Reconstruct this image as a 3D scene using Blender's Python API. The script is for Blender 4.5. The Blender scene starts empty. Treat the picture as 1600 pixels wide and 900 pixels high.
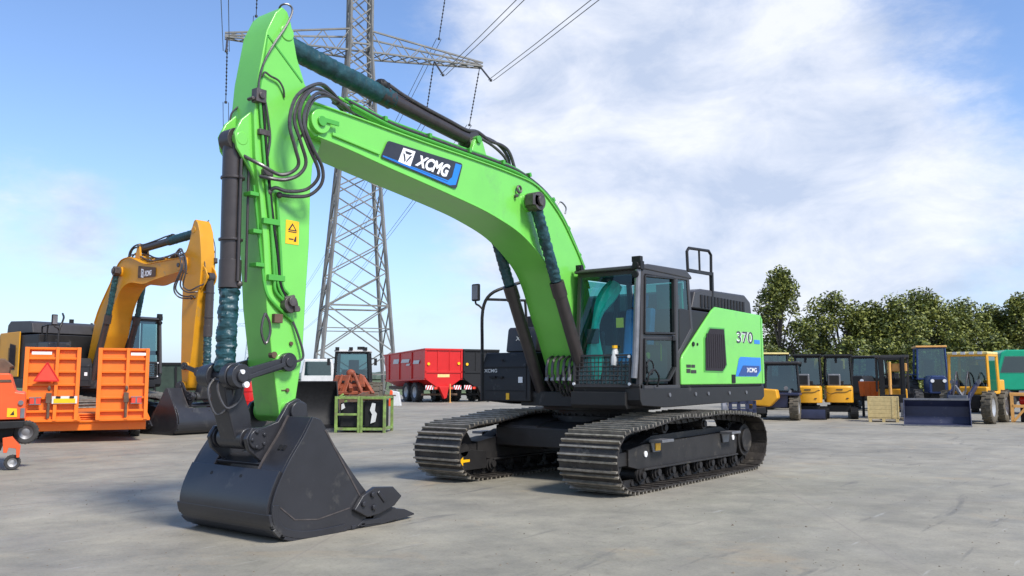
import bpy, bmesh, math, random
from mathutils import Vector, Matrix, noise as mnoise
random.seed(7)
rad = math.radians
S = bpy.context.scene
COL = S.collection

# ------------------------------------------------------------------ camera
CP = Vector((11.901, 7.36, 1.5)); YAW = 3.798; PITCH = rad(5.958); FPX = 1350.5
FH = Vector((math.cos(YAW), math.sin(YAW), 0)); RT = Vector((math.sin(YAW), -math.cos(YAW), 0))
cam = bpy.data.cameras.new('camera'); camo = bpy.data.objects.new('camera', cam); COL.objects.link(camo)
cam.sensor_width = 36; cam.lens = FPX/1600*36; cam.clip_end = 9000; cam.clip_start = .1
camo.location = CP; camo.rotation_euler = (rad(90)+PITCH, 0, YAW-rad(90)); S.camera = camo

# ------------------------------------------------------------------ light: thinly veiled sun from behind the camera
SUN_EL = rad(48); SUN_DIR = (FH*-.62 + RT*.60).normalized()   # horizontal direction towards the sun
sd = (SUN_DIR*math.cos(SUN_EL) + Vector((0, 0, math.sin(SUN_EL)))).normalized()
sl = bpy.data.lights.new('sun', 'SUN'); sl.energy = 3.4; sl.angle = rad(12); sl.color = (1, .96, .9)
slo = bpy.data.objects.new('sun', sl); COL.objects.link(slo)
slo.rotation_euler = sd.to_track_quat('Z', 'Y').to_euler()

def ray(px, py):
    f2 = FH*math.cos(PITCH) + Vector((0, 0, math.sin(PITCH))); u2 = Vector((0, 0, math.cos(PITCH))) - FH*math.sin(PITCH)
    return (f2*FPX + RT*(px-800) + u2*(450-py)).normalized()

def make_world():
    w = bpy.data.worlds.new("World"); S.world = w; w.use_nodes = True
    n = w.node_tree.nodes; l = w.node_tree.links; n.clear()
    out = n.new('ShaderNodeOutputWorld')
    sky = n.new('ShaderNodeTexSky'); sky.sky_type = 'NISHITA'; sky.sun_disc = False
    sky.sun_elevation = SUN_EL; sky.sun_rotation = math.atan2(SUN_DIR.x, SUN_DIR.y)
    sky.air_density = 1.0; sky.dust_density = .6; sky.ozone_density = 3.0
    tint = n.new('ShaderNodeMix'); tint.data_type = 'RGBA'; tint.blend_type = 'MULTIPLY'; tint.inputs[0].default_value = 1
    l.new(sky.outputs[0], tint.inputs[6]); tint.inputs[7].default_value = (.95, 1.0, 1.12, 1)
    b1 = n.new('ShaderNodeBackground'); b1.inputs[1].default_value = .138; l.new(tint.outputs[2], b1.inputs[0])
    tc = n.new('ShaderNodeTexCoord')
    sep = n.new('ShaderNodeSeparateXYZ'); l.new(tc.outputs['Generated'], sep.inputs[0])
    def M(op, a, b=None, c=None, clamp=False):
        m = n.new('ShaderNodeMath'); m.operation = op; m.use_clamp = clamp
        for i, v in enumerate((a, b, c)):
            if v is None: continue
            if isinstance(v, (int, float)): m.inputs[i].default_value = v
            else: l.new(v, m.inputs[i])
        return m.outputs[0]
    z = M('MAXIMUM', sep.outputs[2], 0.0)
    zz = M('ADD', z, .24)
    cx = M('DIVIDE', sep.outputs[0], zz); cy = M('DIVIDE', sep.outputs[1], zz)
    cmb = n.new('ShaderNodeCombineXYZ'); l.new(cx, cmb.inputs[0]); l.new(cy, cmb.inputs[1])
    dirv = tc.outputs['Generated']
    def NZ(scale, det, rough, dist=0, off=(0, 0, 0)):
        mp = n.new('ShaderNodeMapping'); mp.inputs['Location'].default_value = off; l.new(dirv, mp.inputs[0]); mp.inputs['Scale'].default_value = (1, 1, 2.1)
        t = n.new('ShaderNodeTexNoise'); t.inputs['Scale'].default_value = scale; t.inputs['Detail'].default_value = det
        t.inputs['Roughness'].default_value = rough; t.inputs['Distortion'].default_value = dist
        l.new(mp.outputs[0], t.inputs['Vector']); return t.outputs[0]
    def blob(px, py, r0, r1):
        d = ray(px, py); v = n.new('ShaderNodeVectorMath'); v.operation = 'DOT_PRODUCT'
        nr = n.new('ShaderNodeVectorMath'); nr.operation = 'NORMALIZE'; l.new(tc.outputs['Generated'], nr.inputs[0])
        l.new(nr.outputs[0], v.inputs[0]); v.inputs[1].default_value = d
        m = n.new('ShaderNodeMapRange'); m.interpolation_type = 'SMOOTHSTEP'
        m.inputs[1].default_value = math.cos(rad(r1)); m.inputs[2].default_value = math.cos(rad(r0))
        l.new(v.outputs['Value'], m.inputs[0]); return m.outputs[0]
    n1 = NZ(3.6, 9, .60, .15, (3.1, 1.7, 0)); n2 = NZ(15, 8, .66, .2, (7, 2, 0))
    big = M('ADD', M('MULTIPLY', n1, .55), M('MULTIPLY', n2, .45))
    # coverage: a broad veil to the right of the view, clear sky to the left
    cov = M('MULTIPLY', blob(1120, 150, 6, 24), .44)
    cov = M('ADD', cov, M('MULTIPLY', blob(800, 60, 2, 11), .12))
    cov = M('ADD', cov, M('MULTIPLY', blob(1450, 340, 3, 15), .26))
    cov = M('ADD', cov, M('MULTIPLY', blob(1000, 400, 3, 16), .20))
    cov = M('SUBTRACT', cov, M('MULTIPLY', blob(1330, 330, 1, 6), .10))
    cov = M('SUBTRACT', cov, M('MULTIPLY', blob(1620, 20, 3, 11), .36))
    cov = M('ADD', cov, M('MULTIPLY', blob(40, 340, .5, 6.5), .40))
    cov = M('ADD', cov, M('MULTIPLY', blob(230, 385, 1, 7), .32))
    cov = M('SUBTRACT', cov, M('MULTIPLY', blob(230, 80, 8, 22), .25))
    # cloud elsewhere round the sky, out of this view
    back = n.new('ShaderNodeVectorMath'); back.operation = 'DOT_PRODUCT'; l.new(tc.outputs['Generated'], back.inputs[0]); back.inputs[1].default_value = -FH
    cov = M('ADD', cov, M('MULTIPLY', M('MAXIMUM', back.outputs['Value'], 0.0), .28))
    mm = n.new('ShaderNodeMapRange'); mm.interpolation_type = 'SMOOTHSTEP'
    l.new(M('ADD', big, cov), mm.inputs[0]); mm.inputs[1].default_value = .50; mm.inputs[2].default_value = 1.0
    fac = M('MULTIPLY', mm.outputs[0], .93)
    # pale band of haze low over the horizon
    hz = M('MULTIPLY', M('POWER', M('SUBTRACT', 1.0, z, clamp=True), 10.0), .72)
    cr = n.new('ShaderNodeValToRGB'); l.new(NZ(6.5, 8, .6, .3, (1, 9, 0)), cr.inputs[0])
    cr.color_ramp.elements[0].position = .35; cr.color_ramp.elements[0].color = (.41, .475, .61, 1)
    cr.color_ramp.elements[1].position = .66; cr.color_ramp.elements[1].color = (.69, .71, .77, 1)
    b2 = n.new('ShaderNodeBackground'); l.new(cr.outputs[0], b2.inputs[0]); b2.inputs[1].default_value = 1.02
    mx = n.new('ShaderNodeMixShader'); l.new(fac, mx.inputs[0]); l.new(b1.outputs[0], mx.inputs[1]); l.new(b2.outputs[0], mx.inputs[2])
    b3 = n.new('ShaderNodeBackground'); b3.inputs[0].default_value = (.40, .515, .72, 1); b3.inputs[1].default_value = .86
    mx0 = n.new('ShaderNodeMixShader'); l.new(hz, mx0.inputs[0]); l.new(b1.outputs[0], mx0.inputs[1]); l.new(b3.outputs[0], mx0.inputs[2]); l.new(mx0.outputs[0], mx.inputs[1])
    l.new(mx.outputs[0], out.inputs[0])
make_world()
S.view_settings.view_transform = 'Standard'; S.view_settings.look = 'None'
S.view_settings.exposure = 0.5; S.view_settings.gamma = 1.0; S.view_settings.use_curve_mapping = False
S.render.engine = 'CYCLES'; S.cycles.max_bounces = 6; S.cycles.transparent_max_bounces = 12

# ------------------------------------------------------------------ materials
def mat(name, col, rough=.5, metal=0., var=.08, scale=6., bump=0., bscale=40., dirt=None, dirt_amt=.0, spec=.5, coat=0., rv=.1):
    m = bpy.data.materials.new(name); m.use_nodes = True; n = m.node_tree.nodes; l = m.node_tree.links
    p = n['Principled BSDF']; p.inputs['Metallic'].default_value = metal
    p.inputs['Specular IOR Level'].default_value = spec; p.inputs['Coat Weight'].default_value = coat; p.inputs['Coat Roughness'].default_value = .15
    tc = n.new('ShaderNodeTexCoord')
    t = n.new('ShaderNodeTexNoise'); t.inputs['Scale'].default_value = scale; t.inputs['Detail'].default_value = 6; l.new(tc.outputs['Object'], t.inputs['Vector'])
    r = n.new('ShaderNodeValToRGB'); l.new(t.outputs[0], r.inputs[0])
    r.color_ramp.elements[0].position = .32; r.color_ramp.elements[1].position = .68
    r.color_ramp.elements[0].color = tuple(c*(1-var) for c in col)+(1,)
    r.color_ramp.elements[1].color = tuple(min(1, c*(1+var)) for c in col)+(1,)
    outc = r.outputs[0]
    if dirt:
        t2 = n.new('ShaderNodeTexNoise'); t2.inputs['Scale'].default_value = scale*.6; t2.inputs['Detail'].default_value = 10; t2.inputs['Roughness'].default_value = .72
        l.new(tc.outputs['Object'], t2.inputs['Vector'])
        mr = n.new('ShaderNodeMapRange'); mr.inputs[1].default_value = .62-dirt_amt*.5; mr.inputs[2].default_value = .72; l.new(t2.outputs[0], mr.inputs[0])
        mx = n.new('ShaderNodeMix'); mx.data_type = 'RGBA'; l.new(mr.outputs[0], mx.inputs[0]); l.new(outc, mx.inputs[6]); mx.inputs[7].default_value = tuple(dirt)+(1,)
        outc = mx.outputs[2]
    l.new(outc, p.inputs['Base Color'])
    mr2 = n.new('ShaderNodeMapRange'); l.new(t.outputs[0], mr2.inputs[0]); mr2.inputs[3].default_value = max(.03, rough-rv); mr2.inputs[4].default_value = min(1, rough+rv)
    l.new(mr2.outputs[0], p.inputs['Roughness'])
    if bump:
        t3 = n.new('ShaderNodeTexNoise'); t3.inputs['Scale'].default_value = bscale; t3.inputs['Detail'].default_value = 5; l.new(tc.outputs['Object'], t3.inputs['Vector'])
        b = n.new('ShaderNodeBump'); b.inputs['Strength'].default_value = bump; b.inputs['Distance'].default_value = .02; l.new(t3.outputs[0], b.inputs['Height']); l.new(b.outputs[0], p.inputs['Normal'])
    return m
def glass(name, tint, refl=.12, dark=.0):
    m = bpy.data.materials.new(name); m.use_nodes = True; n = m.node_tree.nodes; l = m.node_tree.links; n.clear()
    o = n.new('ShaderNodeOutputMaterial'); tr = n.new('ShaderNodeBsdfTransparent'); tr.inputs[0].default_value = tuple(tint)+(1,)
    g = n.new('ShaderNodeBsdfGlossy'); g.inputs['Roughness'].default_value = .03; g.inputs[0].default_value = (.8, .95, .95, 1)
    lw = n.new('ShaderNodeLayerWeight'); lw.inputs[0].default_value = .5; fr = n.new('ShaderNodeMath'); fr.operation = 'POWER'; l.new(lw.outputs['Facing'], fr.inputs[0]); fr.inputs[1].default_value = 4.
    ad = n.new('ShaderNodeMath'); ad.operation = 'ADD'; ad.use_clamp = True; l.new(fr.outputs[0], ad.inputs[0]); ad.inputs[1].default_value = refl
    mx = n.new('ShaderNodeMixShader'); l.new(ad.outputs[0], mx.inputs[0]); l.new(tr.outputs[0], mx.inputs[1]); l.new(g.outputs[0], mx.inputs[2]); l.new(mx.outputs[0], o.inputs[0])
    return m
K = {}
K['green'] = mat('green_paint', (.175, .585, .085), .34, var=.05, scale=2.2, coat=.35, bump=.05, bscale=5, dirt=(.16, .44, .10), dirt_amt=.10)
K['greendark'] = mat('green_paint_pipe_shade', (.07, .36, .04), .35, var=.05, coat=.2)  # darker green paint; among the boom pipes it puts shade into the colour
K['yellow'] = mat('yellow_machine_paint', (.62, .28, .010), .42, var=.06, scale=3, dirt=(.35, .22, .08), dirt_amt=.05)
K['yellow2'] = mat('bright_yellow_paint', (.72, .34, .015), .4, var=.05, scale=4, dirt=(.4, .25, .06), dirt_amt=.03)
K['charcoal'] = mat('charcoal_paint', (.026, .026, .030), .36, var=.12, scale=2.5, bump=.06, bscale=9, coat=.12, spec=.4, dirt=(.085, .082, .075), dirt_amt=.10)
K['charcoal2'] = mat('body_dark_grey', (.020, .019, .019), .5, spec=.35, var=.1, scale=5, dirt=(.09, .085, .08), dirt_amt=.03)
K['hood'] = mat('hood_grey', (.046, .043, .044), .45, spec=.4, var=.08, scale=5)
K['black'] = mat('black_rubber', (.014, .014, .015), .6, var=.2, scale=12, spec=.3)
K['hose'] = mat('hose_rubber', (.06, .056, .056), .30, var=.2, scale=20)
K['pin'] = mat('steel_brown_grey', (.10, .085, .08), .45, metal=.4, var=.25, scale=15)
K['barrel'] = mat('cylinder_grey', (.045, .037, .036), .36, var=.12, scale=8)
K['sleeve'] = mat('teal_sleeve', (.012, .055, .065), .42, var=.35, scale=9, bump=.6, bscale=14)
K['shoe'] = mat('track_shoe', (.050, .043, .037), .55, metal=.3, var=.4, scale=5, bump=.35, bscale=30, dirt=(.19, .165, .13), dirt_amt=.10)
K['grouser'] = mat('grouser_edge', (.27, .24, .195), .5, metal=.4, var=.3, scale=9, bump=.2, bscale=30, dirt=(.10, .085, .065), dirt_amt=.12)
K['trackframe'] = mat('track_frame', (.024, .022, .021), .55, spec=.35, var=.2, scale=5, dirt=(.11, .095, .075), dirt_amt=.10)
K['concrete'] = None
K['white'] = mat('white_mark', (.8, .8, .8), .4, var=.02)
K['offwhite'] = mat('off_white_paint', (.62, .62, .60), .5, var=.08, scale=3)
K['logoblack'] = mat('decal_black', (.03, .03, .036), .3, var=.1)
K['logoblue'] = mat('decal_blue', (.02, .20, .62), .3, var=.05)
K['navy'] = mat('decal_navy', (.01, .05, .22), .3, var=.05)
K['sticker'] = mat('sticker_yellow', (.95, .50, .01), .4, var=.04)
K['stickerblack'] = mat('sticker_black', (.03, .025, .02), .4)
K['glass'] = glass('cab_glass', (.16, .42, .40), .05)
K['glass2'] = glass('far_glass', (.30, .45, .45), .12)
K['glassfr'] = glass('windshield_glass', (.55, .96, .92), .05)
K['seat'] = mat('seat_fabric', (.03, .032, .038), .8, var=.2)
K['tealtrim'] = mat('teal_cab_film', (.02, .62, .48), .4, var=.2, scale=5)
K['bluetrim'] = mat('blue_seat_cover', (.10, .26, .62), .5, var=.2, scale=5)
K['orange'] = mat('orange_paint', (.82, .165, .006), .42, var=.05, scale=3, dirt=(.5, .13, .03), dirt_amt=.03)
K['orangered'] = mat('orange_red_paint', (.80, .10, .02), .4, var=.05, scale=3, dirt=(.4, .08, .03), dirt_amt=.02)
K['rustorange'] = mat('faded_orange_loader', (.27, .06, .022), .6, var=.3, scale=6, dirt=(.12, .07, .045), dirt_amt=.25)
K['red'] = mat('bright_red_paint', (.58, .012, .010), .35, var=.05, scale=2)
K['redsign'] = mat('red_reflector', (.78, .06, .03), .35, var=.05)
K['steel'] = mat('grey_steel', (.20, .20, .21), .45, metal=.5, var=.15, scale=8)
K['galv'] = mat('galvanised_lattice', (.19, .187, .172), .6, metal=.15, var=.25, scale=.9)
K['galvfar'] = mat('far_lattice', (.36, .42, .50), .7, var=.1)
K['insul'] = mat('insulator', (.05, .045, .045), .35, var=.1)
K['wire'] = mat('conductor', (.10, .10, .11), .5, var=.1)
K['wood'] = mat('pale_timber', (.55, .42, .19), .7, var=.15, scale=9, bump=.1)
K['woodorange'] = mat('orange_timber', (.70, .36, .10), .6, var=.12, scale=6)
K['limegreen'] = mat('old_lime_paint', (.19, .29, .07), .6, var=.3, scale=8, dirt=(.18, .15, .09), dirt_amt=.25)
K['blue'] = mat('dark_blue_paint', (.022, .027, .062), .42, var=.12, scale=5, dirt=(.12, .12, .13), dirt_amt=.04)
K['bluecab'] = mat('blue_cab_paint', (.018, .04, .13), .4, var=.1)
K['truckgreen'] = mat('teal_green_truck', (.0, .32, .17), .38, var=.05, scale=3)
K['cream'] = mat('faded_yellow', (.72, .58, .22), .5, var=.1)
K['brown'] = mat('brown_rust', (.11, .065, .04), .7, var=.3, scale=8)
K['tyre'] = mat('tyre_rubber', (.035, .034, .033), .75, var=.2, scale=10, dirt=(.09, .08, .07), dirt_amt=.1)
K['muddytyre'] = mat('muddy_tyre', (.10, .085, .06), .8, var=.25, scale=10)
K['rim'] = mat('rim_grey', (.42, .42, .42), .4, metal=.3, var=.1)
K['ventmesh'] = mat('vent_mesh', (.030, .026, .030), .75, var=.15, scale=60, spec=.2)

# ------------------------------------------------------------------ mesh builder
WHOLE = {'lettering', 'emblem_mark', 'model_number', 'number_backing', 'model_suffix', 'sticker_symbol', 'small_sticker', 'air_grille', 'window_guard', 'crown', 'vent_grille', 'track_chain', 'track_belt', 'deck', 'boom', 'bucket', 'track_frame', 'idler_wheel'}
class MB:
    def __init__(s): s.v = []; s.f = []; s.mi = []; s.cur = 0; s.pc = []
    def add(s, vs, fs):
        b = len(s.v); vs = list(vs); fs = list(fs); s.pc.append((b, b+len(vs), len(s.f), len(s.f)+len(fs))); s.v += [tuple(v) for v in vs]
        for f in fs: s.f.append(tuple(b+i for i in f)); s.mi.append(s.cur)
        return s
    def box(s, c, d, rot=None):
        x, y, z = (k/2 for k in d); vs = [Vector((i*x, j*y, k*z)) for i in (-1, 1) for j in (-1, 1) for k in (-1, 1)]
        if rot is not None: vs = [rot @ v for v in vs]
        c = Vector(c)
        return s.add([v+c for v in vs], [(0, 1, 3, 2), (4, 6, 7, 5), (0, 4, 5, 1), (2, 3, 7, 6), (0, 2, 6, 4), (1, 5, 7, 3)])
    def bb(s, a, b): return s.box([(p+q)/2 for p, q in zip(a, b)], [abs(q-p) for p, q in zip(a, b)])
    def prism(s, prof, y0, y1, axis='y'):
        n = len(prof)
        def P(p, y): return (p[0], y, p[1]) if axis == 'y' else ((y, p[0], p[1]) if axis == 'x' else (p[0], p[1], y))
        vs = [P(p, y0) for p in prof] + [P(p, y1) for p in prof]
        fs = [tuple(range(n)), tuple(range(2*n-1, n-1, -1))] + [(i, i+n, (i+1) % n+n, (i+1) % n) for i in range(n)]
        return s.add(vs, fs)
    def ribbon(s, prof, y0, y1, t, closed=False):
        """sheet along a 2-D (x,z) profile with thickness t to its left"""
        n = len(prof); off = []
        for i, p in enumerate(prof):
            a = prof[i-1] if (i or closed) else prof[i]; b = prof[(i+1) % n] if (i < n-1 or closed) else prof[i]
            d = Vector((b[0]-a[0], b[1]-a[1])); d = d.normalized() if d.length else Vector((1, 0)); off.append((p[0]-d.y*t, p[1]+d.x*t))
        vs = [(p[0], y, p[1]) for y in (y0, y1) for p in prof] + [(p[0], y, p[1]) for y in (y0, y1) for p in off]
        fs = []
        for i in range(n if closed else n-1):
            j = (i+1) % n
            fs += [(i, j, n+j, n+i), (2*n+i, 3*n+i, 3*n+j, 2*n+j), (i, 2*n+i, 2*n+j, j), (n+i, n+j, 3*n+j, 3*n+i)]
        if not closed: fs += [(0, n, 3*n, 2*n), (n-1, 3*n-1, 4*n-1, 2*n-1)]
        s.add(vs, fs)
        return s
    def tube(s, pts, r, n=8, r2=None, cap=True):
        pts = [Vector(p) for p in pts]; N = len(pts); up = Vector((0, 0, 1)); vs = []; prev = None
        for i, p in enumerate(pts):
            t = (pts[min(i+1, N-1)]-pts[max(i-1, 0)])
            t = t.normalized() if t.length > 1e-9 else Vector((0, 0, 1))
            if prev is None:
                a = t.cross(up); a = a if a.length > .05 else t.cross(Vector((1, 0, 0))); a.normalize()
            else:
                a = prev - t*prev.dot(t); a.normalize()
            prev = a; b = t.cross(a)
            rr = r if r2 is None else r+(r2-r)*i/(N-1)
            if isinstance(r, (list, tuple)): rr = r[i]
            vs += [p+a*(rr*math.cos(2*math.pi*k/n))+b*(rr*math.sin(2*math.pi*k/n)) for k in range(n)]
        fs = [(i*n+k, i*n+(k+1) % n, (i+1)*n+(k+1) % n, (i+1)*n+k) for i in range(N-1) for k in range(n)]
        if cap: fs += [tuple(range(n-1, -1, -1)), tuple((N-1)*n+k for k in range(n))]
        return s.add(vs, fs)
    def cyl(s, a, b, r, n=16): return s.tube([a, b], r, n)
    def beam(s, a, b, w, h=None):
        a = Vector(a); b = Vector(b); t = (b-a); L = t.length; h = h or w
        if L < 1e-6: return s
        q = t.to_track_quat('X', 'Z').to_matrix()
        return s.box((a+b)/2, (L, w, h), q)
    def blob(s, c, r, n=8, m=6):
        c = Vector(c); r = r if isinstance(r, (tuple, list)) else (r, r, r); vs = []
        for i in range(m+1):
            th = math.pi*i/m
            for k in range(n):
                vs.append(c+Vector((r[0]*math.sin(th)*math.cos(2*math.pi*k/n), r[1]*math.sin(th)*math.sin(2*math.pi*k/n), r[2]*math.cos(th))))
        return s.add(vs, [(i*n+k, (i+1)*n+k, (i+1)*n+(k+1) % n, i*n+(k+1) % n) for i in range(m) for k in range(n)])
    def clusters(s, gap=.012):
        bx = []
        for v0, v1, f0, f1 in s.pc:
            c = list(zip(*s.v[v0:v1])); bx.append(([min(q)-gap for q in c], [max(q)+gap for q in c]))
        n = len(bx); par = list(range(n))
        def fd(i):
            while par[i] != i: i = par[i]
            return i
        for i in range(n):
            for j in range(i+1, n):
                if all(bx[i][0][k] < bx[j][1][k] and bx[j][0][k] < bx[i][1][k] for k in range(3)): par[fd(i)] = fd(j)
        g = {}
        for i in range(n): g.setdefault(fd(i), []).append(i)
        return list(g.values())
    def build(s, name, m, parent=None, bevel=0., sharp=35, solid=0.):
        # pieces that do not touch become parts of their own
        if parent is not None and 1 < len(s.pc) <= 120 and name not in WHOLE:
            cl = s.clusters()
            if 1 < len(cl) <= 14:
                first = None
                for g in cl:
                    t = MB()
                    for i in g:
                        v0, v1, f0, f1 = s.pc[i]; t.cur = s.mi[f0] if f1 > f0 else 0
                        t.add(s.v[v0:v1], [tuple(q-v0 for q in f) for f in s.f[f0:f1]])
                    o = t._build(name, m, parent, bevel, sharp); first = first or o
                return first
        return s._build(name, m, parent, bevel, sharp)
    def _build(s, name, m, parent=None, bevel=0., sharp=35):
        me = bpy.data.meshes.new(name); me.from_pydata(s.v, [], s.f); me.validate()
        ms = m if isinstance(m, (list, tuple)) else [m]
        for q in ms: me.materials.append(K[q] if isinstance(q, str) else q)
        if len(ms) > 1: me.polygons.foreach_set('material_index', s.mi[:len(me.polygons)])
        bm = bmesh.new(); bm.from_mesh(me); bmesh.ops.recalc_face_normals(bm, faces=bm.faces); bm.to_mesh(me); bm.free()
        me.polygons.foreach_set('use_smooth', [True]*len(me.polygons)); me.set_sharp_from_angle(angle=rad(sharp))
        o = bpy.data.objects.new(name, me); COL.objects.link(o); o.parent = parent
        if bevel:
            b = o.modifiers.new('bevel', 'BEVEL'); b.width = bevel; b.segments = 2; b.limit_method = 'ANGLE'; b.angle_limit = rad(38); b.harden_normals = True
        return o

def spline(pts, k=6, closed=False):
    P = [Vector(p) for p in pts]; n = len(P); out = []
    for i in range(n if closed else n-1):
        p1, p2 = P[i], P[(i+1) % n]
        p0 = P[i-1] if (closed or i > 0) else p1*2-p2
        p3 = P[(i+2) % n] if (closed or i < n-2) else p2*2-p1
        for j in range(k):
            t = j/k; out.append(.5*((2*p1)+(p2-p0)*t+(2*p0-5*p1+4*p2-p3)*t*t+(3*p1-p0-3*p2+p3)*t**3))
    if not closed: out.append(P[-1])
    return out
def sp2(pts, k=5): return [(v[0], v[1]) for v in spline([(a, b, 0) for a, b in pts], k)]
def hose(pts, r, k=6, n=8, mb=None): return (mb or MB()).tube(spline(pts, k), r, n)

def tag(o, label=None, cat=None, group=None, kind=None):
    if label: o['label'] = label
    if cat: o['category'] = cat
    if group: o['group'] = group
    if kind: o['kind'] = kind
    return o
def root(name, label, cat, loc, rz=0, group=None, scale=1.):
    o = bpy.data.objects.new(name, None); COL.objects.link(o); o.location = loc; o.rotation_euler = (0, 0, rz); o.scale = (scale,)*3
    o.empty_display_size = .3
    return tag(o, label, cat, group)
def kids(o): return [c for c in bpy.data.objects if c.parent == o]
def copy_tree(o, parent=None):
    c = o.copy(); COL.objects.link(c); c.parent = parent
    for ch in kids(o): copy_tree(ch, c)
    return c
def textmesh(body, shear=0., bold=.0):
    cu = bpy.data.curves.new('lettering', 'FONT'); cu.body = body; cu.size = 1; cu.align_x = 'CENTER'; cu.align_y = 'CENTER'; cu.offset = bold; cu.shear = shear
    o = bpy.data.objects.new('lettering', cu); COL.objects.link(o); bpy.context.view_layer.update()
    me = bpy.data.meshes.new_from_object(o.evaluated_get(bpy.context.evaluated_depsgraph_get()))
    bpy.data.objects.remove(o); xs = [v.co.x for v in me.vertices]; ys = [v.co.y for v in me.vertices]
    x0, x1, y0, y1 = min(xs), max(xs), min(ys), max(ys)
    vs = [((v.co.x-x0)/(x1-x0), (v.co.y-y0)/(y1-y0)) for v in me.vertices]; fs = [tuple(p.vertices) for p in me.polygons]
    bpy.data.meshes.remove(me)
    return vs, fs
def put_text(mb, body, TL, TR, BR, BL, shear=0., bold=.02, rect=(0, 0, 1, 1)):
    """lettering laid on a real flat decal given by its four corners"""
    vs, fs = textmesh(body, shear, bold); TL, TR, BR, BL = map(Vector, (TL, TR, BR, BL)); a0, b0, a1, b1 = rect
    out = []
    for x, y in vs:
        s = a0+(a1-a0)*x; t = b0+(b1-b0)*y
        out.append((BL*(1-s)+BR*s)*(1-t)+(TL*(1-s)+TR*s)*t)
    mb.add(out, fs); return mb
def quadpatch(mb, TL, TR, BR, BL, poly):
    TL, TR, BR, BL = map(Vector, (TL, TR, BR, BL))
    mb.add([(BL*(1-s)+BR*s)*(1-t)+(TL*(1-s)+TR*s)*t for s, t in poly], [tuple(range(len(poly)))]); return mb
def rrect(x0, y0, x1, y1, r, ry=None, k=4):
    ry = ry or r; o = []
    for cx, cy, a in ((x1-r, y1-ry, 0), (x0+r, y1-ry, 90), (x0+r, y0+ry, 180), (x1-r, y0+ry, 270)):
        for i in range(k+1):
            t = rad(a+90*i/k); o.append((cx+r*math.cos(t), cy+ry*math.sin(t)))
    return o
def ring(mb, c, r, t, axis='y', n=14, m=6):
    c = Vector(c); pts = []
    for i in range(n+1):
        a = 2*math.pi*i/n
        pts.append(c+(Vector((math.cos(a), 0, math.sin(a))) if axis == 'y' else Vector((math.cos(a), math.sin(a), 0)))*r)
    return mb.tube(pts, t, m, cap=False)
def wheel(parent, c, r, w, tm='tyre', rm='rim', axis='x', lugs=18, name='wheel'):
    """tyre with lugs and a dished rim; axis is the axle direction"""
    c = Vector(c); ax = Vector((1, 0, 0)) if axis == 'x' else Vector((0, 1, 0))
    def ringpts(prof, mb, n=28):
        vs = []
        for rr, h in prof:
            for k in range(n):
                a = 2*math.pi*k/n
                v = (Vector((0, math.cos(a), math.sin(a))) if axis == 'x' else Vector((math.cos(a), 0, math.sin(a))))*rr+ax*h
                vs.append(c+v)
        m = len(prof); mb.add(vs, [(i*n+k, (i+1)*n+k, (i+1)*n+(k+1) % n, i*n+(k+1) % n) for i in range(m-1) for k in range(n)])
    t = MB(); ringpts([(r*.56, -w*.42), (r*.66, -w*.5), (r*.88, -w*.5), (r*.96, -w*.42), (r*.965, w*.42), (r*.88, w*.5), (r*.66, w*.5), (r*.56, w*.42)], t)
    for k in range(lugs):
        for sgn in (-1, 1):
            a = 2*math.pi*(k+(.5 if sgn > 0 else 0))/lugs
            d = Vector((0, math.cos(a), math.sin(a))) if axis == 'x' else Vector((math.cos(a), 0, math.sin(a)))
            tt = Vector((0, -math.sin(a), math.cos(a))) if axis == 'x' else Vector((-math.sin(a), 0, math.cos(a)))
            p = c+d*(r*.965)+ax*(sgn*w*.25); q = Matrix((ax, tt, d)).transposed()
            t.box(p, (w*.5, r*.09, r*.09), q)
    o = t.build(name, tm, parent)
    rm_ = MB(); ringpts([(r*.58, -w*.4), (r*.52, -w*.36), (r*.3, -w*.15), (r*.12, -w*.2), (.001, -w*.2)], rm_, 20); ringpts([(r*.58, w*.4), (r*.52, w*.36), (r*.3, w*.15), (r*.12, w*.2), (.001, w*.2)], rm_, 20)
    rm_.build('rim', rm, o)
    return o
def G(px, Z):
    """ground point at distance Z in front of the camera, under picture column px"""
    zc = Z*math.cos(PITCH); return CP*1.0+FH*Z+RT*((px-800)/FPX*zc)-Vector((0, 0, CP.z))
FACE = YAW-rad(90)     # local +x to the right, +y away from the viewpoint

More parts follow.
